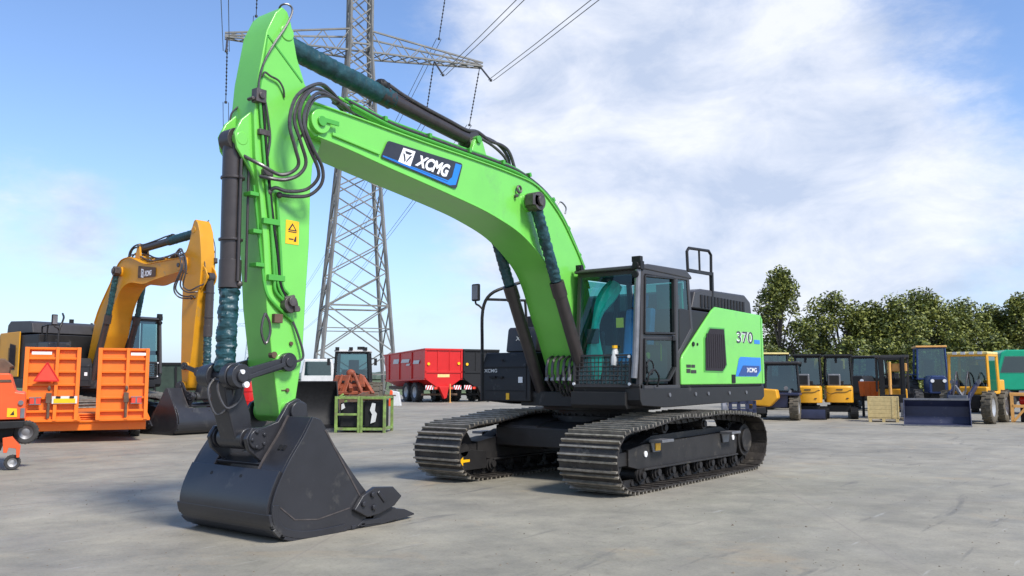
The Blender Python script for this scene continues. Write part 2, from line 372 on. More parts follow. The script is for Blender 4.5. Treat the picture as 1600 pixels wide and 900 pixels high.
# ------------------------------------------------------------------ ground
def ground():
    m = bpy.data.materials.new('yard_concrete'); m.use_nodes = True; n = m.node_tree.nodes; l = m.node_tree.links; p = n['Principled BSDF']
    tc = n.new('ShaderNodeTexCoord')
    def N(scale, det, rough=.55, dist=0, sy=1):
        mp = n.new('ShaderNodeMapping'); mp.inputs['Scale'].default_value = (1, sy, 1); mp.inputs['Rotation'].default_value = (0, 0, rad(25)); l.new(tc.outputs['Object'], mp.inputs[0])
        t = n.new('ShaderNodeTexNoise'); t.inputs['Scale'].default_value = scale; t.inputs['Detail'].default_value = det; t.inputs['Roughness'].default_value = rough; t.inputs['Distortion'].default_value = dist
        l.new(mp.outputs[0], t.inputs['Vector']); return t.outputs[0]
    def R(src, stops):
        r = n.new('ShaderNodeValToRGB'); l.new(src, r.inputs[0]); e = r.color_ramp.elements
        e[0].position, e[0].color = stops[0][0], stops[0][1]+(1,); e[1].position, e[1].color = stops[-1][0], stops[-1][1]+(1,)
        for q, c in stops[1:-1]: k = e.new(q); k.color = c+(1,)
        return r.outputs[0]
    def MX(a, b, f, mode='MIX'):
        x = n.new('ShaderNodeMix'); x.data_type = 'RGBA'; x.blend_type = mode
        for s, v in ((0, f), (6, a), (7, b)):
            if isinstance(v, (float, int)): x.inputs[s].default_value = v
            elif isinstance(v, tuple): x.inputs[s].default_value = v+(1,)
            else: l.new(v, x.inputs[s])
        return x.outputs[2]
    def MR(src, a, b, c=0., d=1.):
        x = n.new('ShaderNodeMapRange'); l.new(src, x.inputs[0])
        for i, v in enumerate((a, b, c, d)): x.inputs[i+1].default_value = v
        return x.outputs[0]
    base = R(N(.22, 7, .6, .4), [(.3, (.222, .203, .163)), (.5, (.295, .269, .214)), (.72, (.365, .330, .262))])
    mid = R(N(1.6, 8, .65), [(.25, (.66, .67, .68)), (.75, (1.18, 1.17, 1.13))])
    c = MX(base, mid, 1.0, 'MULTIPLY')
    fine = R(N(38, 4, .6), [(.25, (.86, .86, .86)), (.75, (1.1, 1.1, 1.1))]); c = MX(c, fine, 1.0, 'MULTIPLY')
    # sandy, soil-stained patches
    c = MX(c, (.36, .27, .165), MR(N(.55, 9, .7, .6), .57, .72, 0, .60))
    # dark oily drag marks, stretched
    c = MX(c, (.075, .073, .072), MR(N(.5, 7, .62, .8, 5.5), .60, .73, 0, .62))
    # pale scrapes
    c = MX(c, (.50, .48, .44), MR(N(1.1, 8, .6, .3, 9.0), .64, .76, 0, .6))
    # scattered grit and small spots
    v = n.new('ShaderNodeTexVoronoi'); v.inputs['Scale'].default_value = 1.7; l.new(tc.outputs['Object'], v.inputs['Vector'])
    c = MX(c, (.10, .09, .075), MR(v.outputs['Distance'], .018, .04, .8, 0))
    # hairline cracks
    nm = n.new('ShaderNodeTexNoise'); nm.inputs['Scale'].default_value = 1.4; nm.inputs['Detail'].default_value = 5; l.new(tc.outputs['Object'], nm.inputs['Vector'])
    v2 = n.new('ShaderNodeTexVoronoi'); v2.feature = 'DISTANCE_TO_EDGE'; v2.inputs['Scale'].default_value = .19
    ad = n.new('ShaderNodeVectorMath'); ad.operation = 'MULTIPLY_ADD'; l.new(nm.outputs['Color'], ad.inputs[0]); ad.inputs[1].default_value = (.9, .9, 0); l.new(tc.outputs['Object'], ad.inputs[2]); l.new(ad.outputs[0], v2.inputs['Vector'])
    cm = n.new('ShaderNodeMath'); cm.operation = 'MULTIPLY'; l.new(MR(v2.outputs['Distance'], .0006, .0022, .5, 0), cm.inputs[0]); l.new(MR(N(.35, 3), .5, .62, 0, 1), cm.inputs[1])
    c = MX(c, (.17, .15, .125), cm.outputs[0])
    # cast slab joints on a 5 m grid, filled with grime
    rotm = n.new('ShaderNodeMapping'); rotm.inputs['Rotation'].default_value = (0, 0, rad(-31)); rotm.inputs['Scale'].default_value = (.2, .2, .2); l.new(tc.outputs['Object'], rotm.inputs[0])
    sp = n.new('ShaderNodeSeparateXYZ'); l.new(rotm.outputs[0], sp.inputs[0])
    for ax in (0, 1):
        fr = n.new('ShaderNodeMath'); fr.operation = 'FRACT'; l.new(sp.outputs[ax], fr.inputs[0])
        sb = n.new('ShaderNodeMath'); sb.operation = 'SUBTRACT'; l.new(fr.outputs[0], sb.inputs[0]); sb.inputs[1].default_value = .5
        ab = n.new('ShaderNodeMath'); ab.operation = 'ABSOLUTE'; l.new(sb.outputs[0], ab.inputs[0])
        c = MX(c, (.20, .18, .15), MR(ab.outputs[0], .0010, .0034, .5, 0))
        c = MX(c, (.30, .26, .21), MR(ab.outputs[0], .002, .03, .18, 0))
    # sweeping tyre marks
    for sc, off, lim in ((.085, (3, 1, 0), .0016), (.06, (9, 4, 0), .0013)):
        w = n.new('ShaderNodeTexWave'); w.wave_type = 'RINGS'; w.inputs['Scale'].default_value = sc; w.inputs['Distortion'].default_value = 1.2; w.inputs['Detail'].default_value = 1; w.inputs['Detail Scale'].default_value = .3
        mp = n.new('ShaderNodeMapping'); mp.inputs['Location'].default_value = off; l.new(tc.outputs['Object'], mp.inputs[0]); l.new(mp.outputs[0], w.inputs['Vector'])
        tm = n.new('ShaderNodeMath'); tm.operation = 'MULTIPLY'; l.new(MR(w.outputs['Fac'], .985, 1.0, 0, .5), tm.inputs[0]); l.new(MR(N(.8, 8, .75), .48, .66, 0, 1), tm.inputs[1])
        c = MX(c, (.12, .112, .10), tm.outputs[0])
    # coarse pitting
    pit = R(N(9, 9, .78), [(.30, (.72, .71, .69)), (.46, (1, 1, 1)), (.60, (1, 1, 1)), (.76, (1.18, 1.17, 1.15))]); c = MX(c, pit, 1.0, 'MULTIPLY')
    l.new(c, p.inputs['Base Color'])
    l.new(MR(N(1.2, 6), .3, .7, .55, .85), p.inputs['Roughness'])
    b = n.new('ShaderNodeBump'); b.inputs['Strength'].default_value = .25; b.inputs['Distance'].default_value = .02; l.new(N(25, 6, .7), b.inputs['Height']); l.new(b.outputs[0], p.inputs['Normal'])
    mb = MB(); q = 4500; c0 = CP+FH*3000; mb.add([(c0.x-q, c0.y-q, 0), (c0.x+q, c0.y-q, 0), (c0.x+q, c0.y+q, 0), (c0.x-q, c0.y+q, 0)], [(0, 1, 2, 3)])
    o = mb.build('ground', m); tag(o, kind='structure')
    # meadow beyond the yard
    g = mat('meadow', (.09, .12, .04), .9, var=.3, scale=.05, bump=.4, bscale=3)
    mb = MB(); a = [G(-3000, 78), G(5200, 78), G(5200, 2600), G(-3000, 2600)]
    mb.add([(p_.x, p_.y, .004) for p_ in a], [(0, 1, 2, 3)]); tag(mb.build('grass_field', g), kind='structure')
ground()

# ------------------------------------------------------------------ crawler excavator
BOOM = sp2([(6.21, 4.10), (6.28, 4.22), (6.25, 4.39)], 3)[:-1] + sp2([(6.25, 4.39), (5.5, 4.37), (4.5, 4.33), (3.6, 4.31), (2.74, 4.28), (2.14, 4.20), (1.62, 3.90), (1.28, 3.56), (.99, 3.21), (.80, 2.85), (.62, 2.2), (.50, 1.75), (.50, 1.45)], 5) \
     + sp2([(.75, 1.33), (1.0, 1.5), (1.20, 1.88), (1.32, 2.12), (1.49, 2.42), (1.66, 2.76), (1.80, 2.98), (1.99, 3.16), (2.30, 3.36), (2.64, 3.51), (3.11, 3.63), (3.54, 3.71), (4.35, 3.82), (5.06, 3.91), (5.64, 3.99), (6.13, 4.04)], 4)
ARM = [(6.40, 5.20), (6.45, 5.31), (6.52, 5.34), (6.60, 5.25), (6.70, 5.03), (6.79, 4.5), (6.82, 4.1), (6.79, 3.7), (6.72, 3.3), (6.66, 2.84), (6.60, 2.2), (6.50, 1.6), (6.41, 1.12), (6.34, 1.06), (6.25, 1.10), (6.22, 1.25), (6.18, 1.50), (6.14, 1.75),
       (6.12, 2.32), (6.09, 2.91), (6.09, 3.46), (6.07, 3.75), (5.98, 3.95), (5.92, 4.15), (5.98, 4.35), (6.20, 4.60), (6.31, 4.85)]
BKT = sp2([(6.43, 1.13), (6.54, .95), (6.72, .70), (6.85, .45), (6.885, .27), (6.84, .14), (6.73, .055), (6.47, .0), (6.12, .0), (5.65, .03)], 4)
BOPEN = sp2([(5.60, .12), (5.66, .28), (5.88, .52), (6.15, .84), (6.30, 1.06), (6.36, 1.12)], 3)

def emblem(mb_w, mb_b, TL, TR, BR, BL, x0, x1, nrm):
    """white square badge with a dark down-pointing facet mark"""
    o = Vector(nrm)*.0015
    quadpatch(mb_w, TL, TR, BR, BL, [(x0, .14), (x1, .14), (x1, .88), (x0, .88)])
    w = x1-x0; X = lambda t: x0+w*t
    TL, TR, BR, BL = (Vector(q)+o for q in (TL, TR, BR, BL))
    for poly in ([(X(.22), .76), (X(.80), .76), (X(.70), .64), (X(.34), .64)], [(X(.14), .62), (X(.28), .60), (X(.50), .32), (X(.46), .22)], [(X(.86), .62), (X(.72), .60), (X(.56), .32), (X(.58), .22)]):
        quadpatch(mb_b, TL, TR, BR, BL, poly)

def track(rt, side, arrow=False):
    """one crawler: belt, links, frame, rollers, idler, sprocket"""
    yc = side*1.30; hw = .44
    loop = [(-1.9, .0), (-1.0, 0), (0, 0), (1.0, 0), (1.9, .0)]
    for a in range(-70, 91, 20): loop.append((2.07+.44*math.cos(rad(a)), .445+.415*math.sin(rad(a))))
    loop += [(1.5, .895), (.68, .985), (0, .975), (-.62, 1.0), (-1.4, .975)]
    for a in range(90, 260, 20): loop.append((-2.05+.46*math.cos(rad(a)), .48+.44*math.sin(rad(a))))
    P = spline([(a, 0, b) for a, b in loop], 8, closed=True)
    Ls = [0]
    for i in range(len(P)): Ls.append(Ls[-1]+(P[(i+1) % len(P)]-P[i]).length)
    tot = Ls[-1]; N = round(tot/.205); pitch = tot/N
    def at(s):
        s %= tot
        for i in range(len(P)):
            if Ls[i+1] >= s: t = (s-Ls[i])/(Ls[i+1]-Ls[i]); return P[i].lerp(P[(i+1) % len(P)], t)
        return P[0]
    b = MB(); lks = {-.10: MB(), .10: MB()}; rnd = random.Random(3+side)
    for k in range(N):
        a = at(k*pitch); c = at((k+1)*pitch); m_ = (a+c)/2; t = (c-a).normalized(); nrm = Vector((t.z, 0, -t.x))
        q = Matrix((t, Vector((0, 1, 0)), nrm)).transposed(); hw2 = hw+rnd.uniform(-.004, .004)
        o = Vector((0, yc, 0))
        b.cur = 0; b.box(m_+o-nrm*.045, (pitch*.94, hw2*2, .016), q)
        # overlapping curled lip between neighbouring shoes
        b.box(m_+o-nrm*.056+t*pitch*.46, (.03, hw2*2-.02, .02), q)
        b.cur = 1
        for dx, h in ((-.30, .046), (.26, .034)):
            b.box(m_+o-nrm*(.037-h/2)+t*pitch*dx, (.024, hw2*2-.004, h), q)
        b.cur = 2
        for dy in (-.11, -.04, .04, .11):
            b.cyl(m_+o-nrm*.037+t*pitch*.18+Vector((0, dy, 0)), m_+o-nrm*.022+t*pitch*.18+Vector((0, dy, 0)), .014, 6)
        for dy in (-.10, .10):
            lk = lks[dy]; lk.box(m_+o-nrm*.10+Vector((0, dy, 0)), (pitch*.86, .045, .09), q)
            lk.cyl(a+o-nrm*.10+Vector((0, dy-.04, 0)), a+o-nrm*.10+Vector((0, dy+.04, 0)), .036, 8)
    tb = b.build('track_belt', ['shoe', 'grouser', 'pin'], rt, sharp=30)
    for lk in lks.values(): lk.build('track_chain', 'trackframe', tb)
    out = yc+side*.30 if side > 0 else yc+.30*side
    f = MB()
    f.prism([(-1.75, .27), (1.45, .27), (1.75, .33), (1.75, .55), (1.35, .60), (-1.65, .64), (-1.85, .50)], yc-.19, yc+.19)
    f.prism([(-1.72, .255), (1.42, .255), (1.40, .285), (-1.70, .285)], yc-.245, yc+.245)
    f.prism([(-1.62, .64), (1.32, .60), (1.0, .70), (-1.3, .73)], yc-.12, yc+.12)
    f.bb((1.55, yc-.16, .34), (2.1, yc-.10, .52)); f.bb((1.55, yc+.10, .34), (2.1, yc+.16, .52))
    fr = f.build('track_frame', 'trackframe', rt, bevel=.008)
    for k in range(8):
        x = 1.42-k*.435; r = MB(); r.cyl((x, yc-.21, .20), (x, yc+.21, .20), .085, 18); r.cyl((x, yc-.245, .20), (x, yc+.245, .20), .05, 12)
        for e in (-1, 1): r.cyl((x, yc+e*.15, .20), (x, yc+e*.18, .20), .11, 18)
        r.build('track_roller', 'trackframe', rt)
    for x in (.68, -.61):
        r = MB(); r.cyl((x, yc-.16, .80), (x, yc+.17, .80), .085, 16); r.cyl((x, yc-.19, .80), (x, yc+.20, .80), .05, 12); r.prism([(x-.11, .66), (x+.11, .66), (x+.05, .80), (x-.05, .80)], yc-.14, yc+.02)
        r.build('carrier_roller', 'trackframe', rt, bevel=.004)
    i = MB()
    for a, w, in ((.33, .06), (.27, .13)): i.cyl((2.07, yc-w, .445), (2.07, yc+w, .445), a, 32)
    i.cyl((2.07, yc-.20, .445), (2.07, yc+.20, .445), .10, 18); i.build('idler_wheel', 'trackframe', rt, bevel=.006)
    s = MB(); s.cyl((-2.05, yc-.03, .48), (-2.05, yc+.03, .48), .30, 24)
    for k in range(21):
        a = 2*math.pi*k/21; s.box((-2.05+.32*math.cos(a), yc, .48+.32*math.sin(a)), (.07, .05, .05), Matrix.Rotation(-a, 3, 'Y'))
    s.cyl((-2.05, yc-.19, .48), (-2.05, yc+.22, .48), .26, 28); s.cyl((-2.05, yc+.22, .48), (-2.05, yc+.26, .48), .19, 24)
    s.build('sprocket', 'trackframe', rt, bevel=.006)
    # step blocks and markers on the outer face
    st = MB()
    for x in (1.02, -1.30): st.bb((x-.17, yc+side*.19, .62), (x+.17, yc+side*.40, .66)); st.prism([(x-.15, .62), (x+.15, .62), (x+.10, .48), (x-.10, .48)], yc+side*.195, yc+side*.22)
    st.build('step_block', 'steel', rt, bevel=.006)
    mk = MB()
    for x, z in ((1.30, .47), (-1.62, .54)): mk.cyl((x, yc+side*.192, z), (x, yc+side*.205, z), .042, 12)
    mk.build('white_reflector', 'white', rt)
    mk = MB(); mk.bb((.93, yc+side*.225, .50), (1.07, yc+side*.232, .60)); mk.build('yellow_label', 'sticker', rt)
    if arrow:
        a = MB(); y = yc+.2025
        a.add([(2.20, y, .28), (2.10, y, .345), (2.10, y, .305), (1.95, y, .30), (1.95, y, .265), (2.10, y, .262), (2.10, y, .215)], [(0, 1, 2, 3, 4, 5, 6)])
        a.build('arrow_mark', 'sticker', rt, solid=1)
        p = MB(); p.prism([(1.55, .14), (2.32, .14), (2.38, .40), (1.9, .44), (1.55, .40)], yc+.165, yc+.20); p.build('idler_guard', 'charcoal2', rt, bevel=.01)

def sleeve(pts, r, n=40, wr=.12, seed=0):
    """crumpled fabric boot round a rod"""
    rd = random.Random(seed); a, b = Vector(pts[0]), Vector(pts[1]); L = (b-a).length; q = (b-a).to_track_quat('Z', 'Y').to_matrix(); mb = MB(); vs = []; m = 26; n = int(n*1.6)
    for i in range(n+1):
        for k in range(m):
            an = 2*math.pi*k/m; z = L*i/n
            f = 1.5*mnoise.noise(Vector((math.cos(an)*1.6+seed, math.sin(an)*1.6, z*16+seed*3)))+.9*abs(mnoise.noise(Vector((math.cos(an)*2.5, math.sin(an)*2.5+seed, z*30))))*2+.35*math.sin(z*70+5*mnoise.noise(Vector((math.cos(an), math.sin(an), z*5+seed))))
            rr = r*(1+wr*f)*(1 if 0 < i < n else .85)
            vs.append(a+q @ Vector((rr*math.cos(an), rr*math.sin(an), z)))
    mb.add(vs, [(i*m+k, i*m+(k+1) % m, (i+1)*m+(k+1) % m, (i+1)*m+k) for i in range(n) for k in range(m)])
    mb.add(vs[:m], [tuple(range(m))]); mb.add(vs[-m:], [tuple(range(m))]); return mb

def excavator(rt, body, body2, hero=True):
    # ---------------- undercarriage
    track(rt, 1); track(rt, -1, arrow=True)
    c = MB()
    for s in (-1, 1):                                    # X-shaped car body
        c.prism([(.55, .50), (1.05, .42), (1.3, .50), (1.3, .78), (1.0, .86), (.3, .92)], s*.35, s*1.12)
        c.prism([(-.55, .50), (-1.05, .42), (-1.3, .50), (-1.3, .78), (-1.0, .86), (-.3, .92)], s*.35, s*1.12)
    c.bb((-.9, -.62, .44), (.95, .62, .84)); c.prism([(.95, .48), (1.32, .48), (1.32, .76), (.95, .84)], -1.1, 1.1); c.prism([(-.95, .48), (-1.2, .50), (-1.2, .78), (-.95, .84)], -1.1, 1.1)
    c.build('car_body', 'charcoal2', rt, bevel=.012)
    s = MB(); s.cyl((0, 0, .82), (0, 0, .93), .80, 40); s.cyl((0, 0, .93), (0, 0, 1.10), .74, 40)
    for k in range(36):
        a = 2*math.pi*k/36; s.cyl((.77*math.cos(a), .77*math.sin(a), .93), (.77*math.cos(a), .77*math.sin(a), .965), .02, 6)
    for k in range(36):
        a = 2*math.pi*(k+.5)/36; s.cyl((.88*math.cos(a), .88*math.sin(a), 1.015), (.88*math.cos(a), .88*math.sin(a), 1.05), .018, 6)
    s.cyl((0, 0, 1.02), (0, 0, 1.10), .93, 40)
    s.build('slew_ring', 'charcoal2', rt, bevel=.004)
    # ---------------- upper frame
    f = MB(); f.bb((-3.0, -.75, 1.08), (1.15, .75, 1.30))
    f.prism([(1.36, 1.20), (1.30, 1.12), (.6, 1.08), (-3.0, 1.12), (-3.12, 1.18), (-3.12, 1.36), (1.36, 1.36)], 1.22, 1.46)
    f.prism([(1.15, 1.14), (.5, 1.08), (-3.0, 1.12), (-3.05, 1.36), (1.15, 1.36)], -1.46, -1.22)
    f.prism([(.3, 1.1), (1.36, 1.07), (1.40, 1.12), (1.40, 1.31), (.3, 1.31)], .34, 1.25)
    for y in (-.36, -.24, .24, .36): f.prism([(.3, 1.25), (.95, 1.25), (.90, 1.55), (.66, 1.66), (.45, 1.6), (.3, 1.4)], y-.02, y+.02)
    f.build('upper_frame', 'charcoal2', rt, bevel=.012)
    # counterweight, rounded in plan
    pl = [(-3.02, -1.45)]+[(-3.05-.55*math.sin(rad(a))**.8, -1.45+1.45*(1-math.cos(rad(a)))) for a in range(10, 91, 16)]
    pl = pl+[(x, -y) for x, y in pl[::-1][1:]] if False else [(-3.02, -1.44), (-3.2, -1.40), (-3.42, -1.2), (-3.58, -.8), (-3.62, 0), (-3.58, .8), (-3.42, 1.2), (-3.2, 1.40), (-3.02, 1.44)]
    m = MB(); vs = [(x, y, 1.15) for x, y in pl]+[(x, y, 2.45) for x, y in pl]+[(x*.985-.0, y*.95, 2.62) for x, y in pl]; n = len(pl)
    m.add(vs, [tuple(range(n)), tuple(range(3*n-1, 2*n-1, -1))]+[(r*n+i, (r+1)*n+i, (r+1)*n+(i+1) % n, r*n+(i+1) % n) for r in (0, 1) for i in range(n)])
    m.build('counterweight', 'charcoal2', rt, bevel=.03, sharp=30)
    # ---------------- engine house
    h = MB(); h.bb((-3.0, -1.42, 1.36), (.1, 1.44, 2.55)); h.build('engine_house', 'charcoal2', rt, bevel=.02)
    h = MB(); h.prism([(-.62, 2.60), (-.75, 2.88), (-1.0, 2.94), (-2.75, 2.97), (-3.0, 2.86), (-3.06, 2.60)], -1.30, 1.30)
    hd = h.build('engine_hood', 'hood', rt, bevel=.03)
    h = MB()
    for k in range(14): h.bb((-2.7+k*.13, 1.302, 2.64), (-2.63+k*.13, 1.312, 2.84))
    h.build('air_grille', 'black', hd)
    h = MB()
    for k in range(4): h.cyl((-1.9-.18*k, .9+.08*(k % 2), 2.96), (-1.9-.18*k, .9+.08*(k % 2), 3.02), .03, 8)
    h.cyl((-2.3, .3, 2.95), (-2.3, .3, 3.1), .07, 12); h.build('filler_cap', 'black', hd)
    # side panels
    for s in (1, -1):
        prof = [(.13, 1.40), (.13, 1.76), (.08, 1.84), (-.98, 2.58), (-1.12, 2.645), (-3.02, 2.62), (-3.10, 2.55), (-3.13, 1.40)]
        if s < 0: prof = [(-1.2, 1.40), (-1.2, 2.645), (-3.02, 2.62), (-3.10, 2.55), (-3.13, 1.40)]
        p = MB(); p.prism(prof, s*1.435, s*1.475); pn = p.build('side_panel', body, rt, bevel=.018)
        if s < 0: prof2 = [(-1.5, 2.25), (-2.0, 2.3), (-2.05, 1.62), (-1.5, 1.61)]
        else: prof2 = [(-.67, 1.62), (-.69, 2.12), (-.87, 2.285), (-1.40, 2.295), (-1.46, 1.72), (-1.31, 1.615)]
        cx = sum(a for a, _ in prof2)/len(prof2); cz = sum(b for _, b in prof2)/len(prof2)
        big = [(cx+(a-cx)*1.10, cz+(b-cz)*1.07) for a, b in prof2]
        v = MB(); v.prism(big, s*1.476, s*1.484); v.build('vent_frame', body2, pn, bevel=.004)
        v = MB(); v.prism(prof2, s*1.485, s*1.49)
        for k in range(9): v.bb((cx-.32+k*.08, s*1.49, cz-.28), (cx-.30+k*.08, s*1.497, cz+.26))
        v.build('vent_grille', 'ventmesh', pn)
        # seam near the rear edge
        v = MB(); v.bb((-3.02, s*1.476, 1.42), (-3.00, s*1.480, 2.58)); v.build('panel_seam', body2, pn)
        if s > 0 and hero:
            T = lambda a, b, y=1.479: (a, y, b)
            w = MB(); put_text(w, '370', T(-1.92, 2.29), T(-2.62, 2.30), T(-2.62, 2.10), T(-1.92, 2.09), bold=.045); w.build('number_backing', 'white', pn)
            w = MB(); put_text(w, '370', T(-1.92, 2.29, 1.482), T(-2.62, 2.30, 1.482), T(-2.62, 2.10, 1.482), T(-1.92, 2.09, 1.482), bold=.005); w.build('model_number', 'logoblack', pn)
            w = MB(); w.bb((-2.68, 1.476, 2.10), (-2.93, 1.480, 2.17)); w.build('blue_tab', 'logoblue', pn)
            w = MB(); quadpatch(w, T(-1.84, 1.86), T(-2.95, 1.86), T(-2.95, 1.53), T(-1.84, 1.53), [(0, 0), (.84, 0), (1, .32), (1, 1), (.20, 1), (.14, .90)]); bd = w.build('blue_decal', 'logoblue', pn)
            w = MB(); quadpatch(w, T(-1.84, 1.86, 1.482), T(-2.95, 1.86, 1.482), T(-2.95, 1.53, 1.482), T(-1.84, 1.53, 1.482), [(.10, .03), (.80, .03), (.93, .30), (.93, .56), (.28, .56)]); w.build('navy_band', 'navy', bd)
            w = MB(); put_text(w, 'XCMG', T(-2.30, 1.68, 1.4845), T(-2.74, 1.68, 1.4845), T(-2.74, 1.60, 1.4845), T(-2.30, 1.60, 1.4845)); w.build('lettering', 'white', bd)
            w = MB()
            for (x, z, a, b) in ((-.03, 1.66, .15, .045), (-.20, 1.66, .12, .045), (-.03, 1.58, .13, .06), (-.18, 1.575, .18, .05)): w.bb((x, 1.476, z), (x-a, 1.480, z+b))
            w.build('small_sticker', 'stickerblack', pn)
            w = MB(); w.bb((-1.68, 1.476, 1.42), (-1.82, 1.486, 1.56)); w.bb((-.02, 1.476, 2.0), (.05, 1.48, 2.06)) if False else None; w.cyl((-.27, 1.474, 2.02), (-.27, 1.492, 2.02), .035, 12); w.cyl((-.42, 1.474, 2.02), (-.42, 1.486, 2.02), .022, 12); w.build('latch', 'black', pn)
    # belt of bolts and marks on the frame side
    b = MB()
    for x in (.5, -.35, -.8, -1.6, -2.3): b.cyl((x, 1.455, 1.26), (x, 1.475, 1.26), .03, 10)
    b.build('frame_bolt', 'steel', rt)
    # ---------------- cab
    cb = MB(); y0, y1 = .36, 1.45
    side = [(1.33, 1.34), (1.22, 3.02), (1.05, 3.10), (-.12, 3.13), (-.30, 3.03), (-.36, 2.22), (.12, 1.80), (.12, 1.34)]
    def bar(a, b, w=.07, h=.07): cb.beam(a, b, w, h)
    for y in (y0+.04, y1-.04):
        q = [(1.30, y, 1.36), (1.19, y, 3.0), (-.22, y, 3.03), (-.31, y, 2.24), (.15, y, 1.84), (.15, y, 1.36)]
        for i in range(6): bar(q[i], q[(i+1) % 6], .075, .085)
        bar((.20, y, 1.38), (.16, y, 3.03), .07, .09)                        # B pillar
        bar((1.26, y, 2.08), (.2, y, 2.10), .05, .085) if y > 1 else None    # door rail
    for (x, z) in ((1.30, 1.38), (1.19, 3.0), (-.22, 3.03), (-.31, 2.24), (.15, 1.84), (.15, 1.38)): bar((x, y0, z), (x, y1, z), .075, .085)
    cab = cb.build('cab', 'hood', rt, bevel=.018)
    r = MB(); r.prism([(1.32, 3.03), (1.30, 3.08), (1.05, 3.12), (-.14, 3.15), (-.32, 3.06), (-.33, 3.02)], y0-.01, y1+.01); r.build('roof', 'hood', cab, bevel=.03)
    fl = MB(); fl.bb((.15, y0+.03, 1.34), (1.30, y1-.03, 1.40)); fl.bb((.12, y0+.02, 1.36), (.2, y1-.02, 1.85)); fl.build('floor', 'black', cab)
    lw = MB(); lw.prism([(1.34, 1.30), (1.36, 1.40), (1.30, 1.44), (1.20, 1.40), (1.2, 1.3)], y0, y1); lw.build('front_sill', 'charcoal2', cab, bevel=.01)
    g = MB(); g.add([(1.325, y0+.08, 1.42), (1.325, y1-.16, 1.42), (1.235, y1-.16, 2.97), (1.235, y0+.08, 2.97)], [(0, 1, 2, 3)]); g.build('windshield', 'glassfr' if hero else 'glass2', cab)
    gm = 'glass' if hero else 'glass2'
    dr = MB()
    def frame(pts, w, y, t=.03):
        n = len(pts); P = [Vector((a, y, b)) for a, b in pts]
        for i in range(n): dr.beam(P[i], P[(i+1) % n], w, t)
    D1 = [(1.16, 2.94), (.29, 2.98), (.30, 2.16), (1.20, 2.13)]; D2 = [(1.20, 2.04), (.27, 2.07), (.27, 1.66), (.50, 1.47), (1.22, 1.46)]
    frame(D1, .05, y1-.005); frame(D2, .05, y1-.005)
    door = dr.build('door', 'charcoal2', cab, bevel=.006)
    for nm, D in (('door_window', D1), ('lower_door_window', D2)):
        w = MB(); w.add([(a, y1-.02, b) for a, b in D], [tuple(range(len(D)))]); w.build(nm, gm, door)
    w = MB(); w.bb((.33, y1+.012, 2.05), (.40, y1+.035, 2.12)); w.build('door_handle', 'black', door, bevel=.004)
    w = MB(); D3 = [(.11, 3.0), (-.18, 3.0), (-.26, 2.3), (.11, 1.93)]; w.add([(a, y1-.02, b) for a, b in D3], [(0, 1, 2, 3)]); w.build('rear_side_window', gm, cab)
    w = MB(); D4 = [(1.2, 2.94), (-.18, 2.98), (-.26, 2.3), (.15, 1.92), (.15, 1.45), (1.24, 1.45)]; w.add([(a, y0+.02, b) for a, b in D4], [tuple(range(6))]); w.build('right_window', gm, cab)
    w = MB(); w.add([(-.22, y0+.1, 2.98), (-.22, y1-.1, 2.98), (-.30, y1-.1, 2.28), (-.30, y0+.1, 2.28)], [(0, 1, 2, 3)]); w.build('rear_window', gm, cab)
    # guard grille on the lower windshield
    w = MB()
    for k in range(15): y = y0+.05+k*.064; w.cyl((1.372, y, 1.40), (1.352, y, 1.80), .0065, 5)
    for k in range(7): z = 1.41+k*.063; x = 1.374-.05*(z-1.4); w.cyl((x, y0+.04, z), (x, y1-.15, z), .0065, 5)
    for q in (((1.375, y0+.03, 1.39), (1.355, y0+.03, 1.82)), ((1.375, y1-.14, 1.39), (1.355, y1-.14, 1.82)), ((1.375, y0+.03, 1.39), (1.375, y1-.14, 1.39)), ((1.355, y0+.03, 1.82), (1.355, y1-.14, 1.82))): w.beam(q[0], q[1], .03, .03)
    gg = w.build('window_guard', 'hood', cab)
    w = MB()
    for y in (y0+.03, y1-.14):
        for z in (1.42, 1.80): w.cyl((1.38, y, z), (1.395, y, z), .022, 10)
    w.build('guard_bolt', 'white', gg)
    # A-pillar grab tube with lamp on top
    w = MB(); w.tube(spline([(1.40, y1-.06, 1.5), (1.36, y1-.05, 1.9), (1.29, y1-.05, 2.7), (1.26, y1-.05, 3.02)], 4), .045, 10); w.build('grab_tube', 'steel' if hero else 'hood', cab)
    w = MB(); w.bb((1.20, y1-.12, 3.02), (1.30, y1+.02, 3.14)); w.bb((1.22, y1-.13, 3.13), (1.30, y1+.01, 3.21)); w.cyl((1.30, y1-.06, 2.95), (1.34, y1-.06, 2.95), .05, 12); w.cyl((1.29, y1-.06, 3.08), (1.33, y1-.06, 3.08), .05, 12); w.build('work_light', 'black', cab, bevel=.006)
    w = MB(); w.bb((1.22, y0+.01, 3.05), (1.29, y0+.11, 3.16)); w.cyl((1.29, y0+.06, 3.105), (1.31, y0+.06, 3.105), .035, 12); w.build('work_light', 'black', cab, bevel=.006)
    w = MB(); ring(w, (1.10, y1+.03, 1.65), .10, .012, 'y'); hose([(1.25, y1+.05, 1.40), (1.24, y1+.09, 1.55), (1.10, y1+.09, 1.62), (.96, y1+.09, 1.52), (.94, y1+.05, 1.38)], .014, mb=w); w.build('door_stay', 'black', cab)
    # interior
    s = MB(); s.bb((.35, .70, 1.70), (.85, 1.16, 1.86)); s.prism([(.38, 1.84), (.55, 1.84), (.42, 2.55), (.28, 2.55)], .70, 1.16); s.prism([(.33, 2.55), (.43, 2.55), (.39, 2.78), (.30, 2.78)], .80, 1.06); s.build('seat', 'bluetrim' if hero else 'seat', cab, bevel=.04)
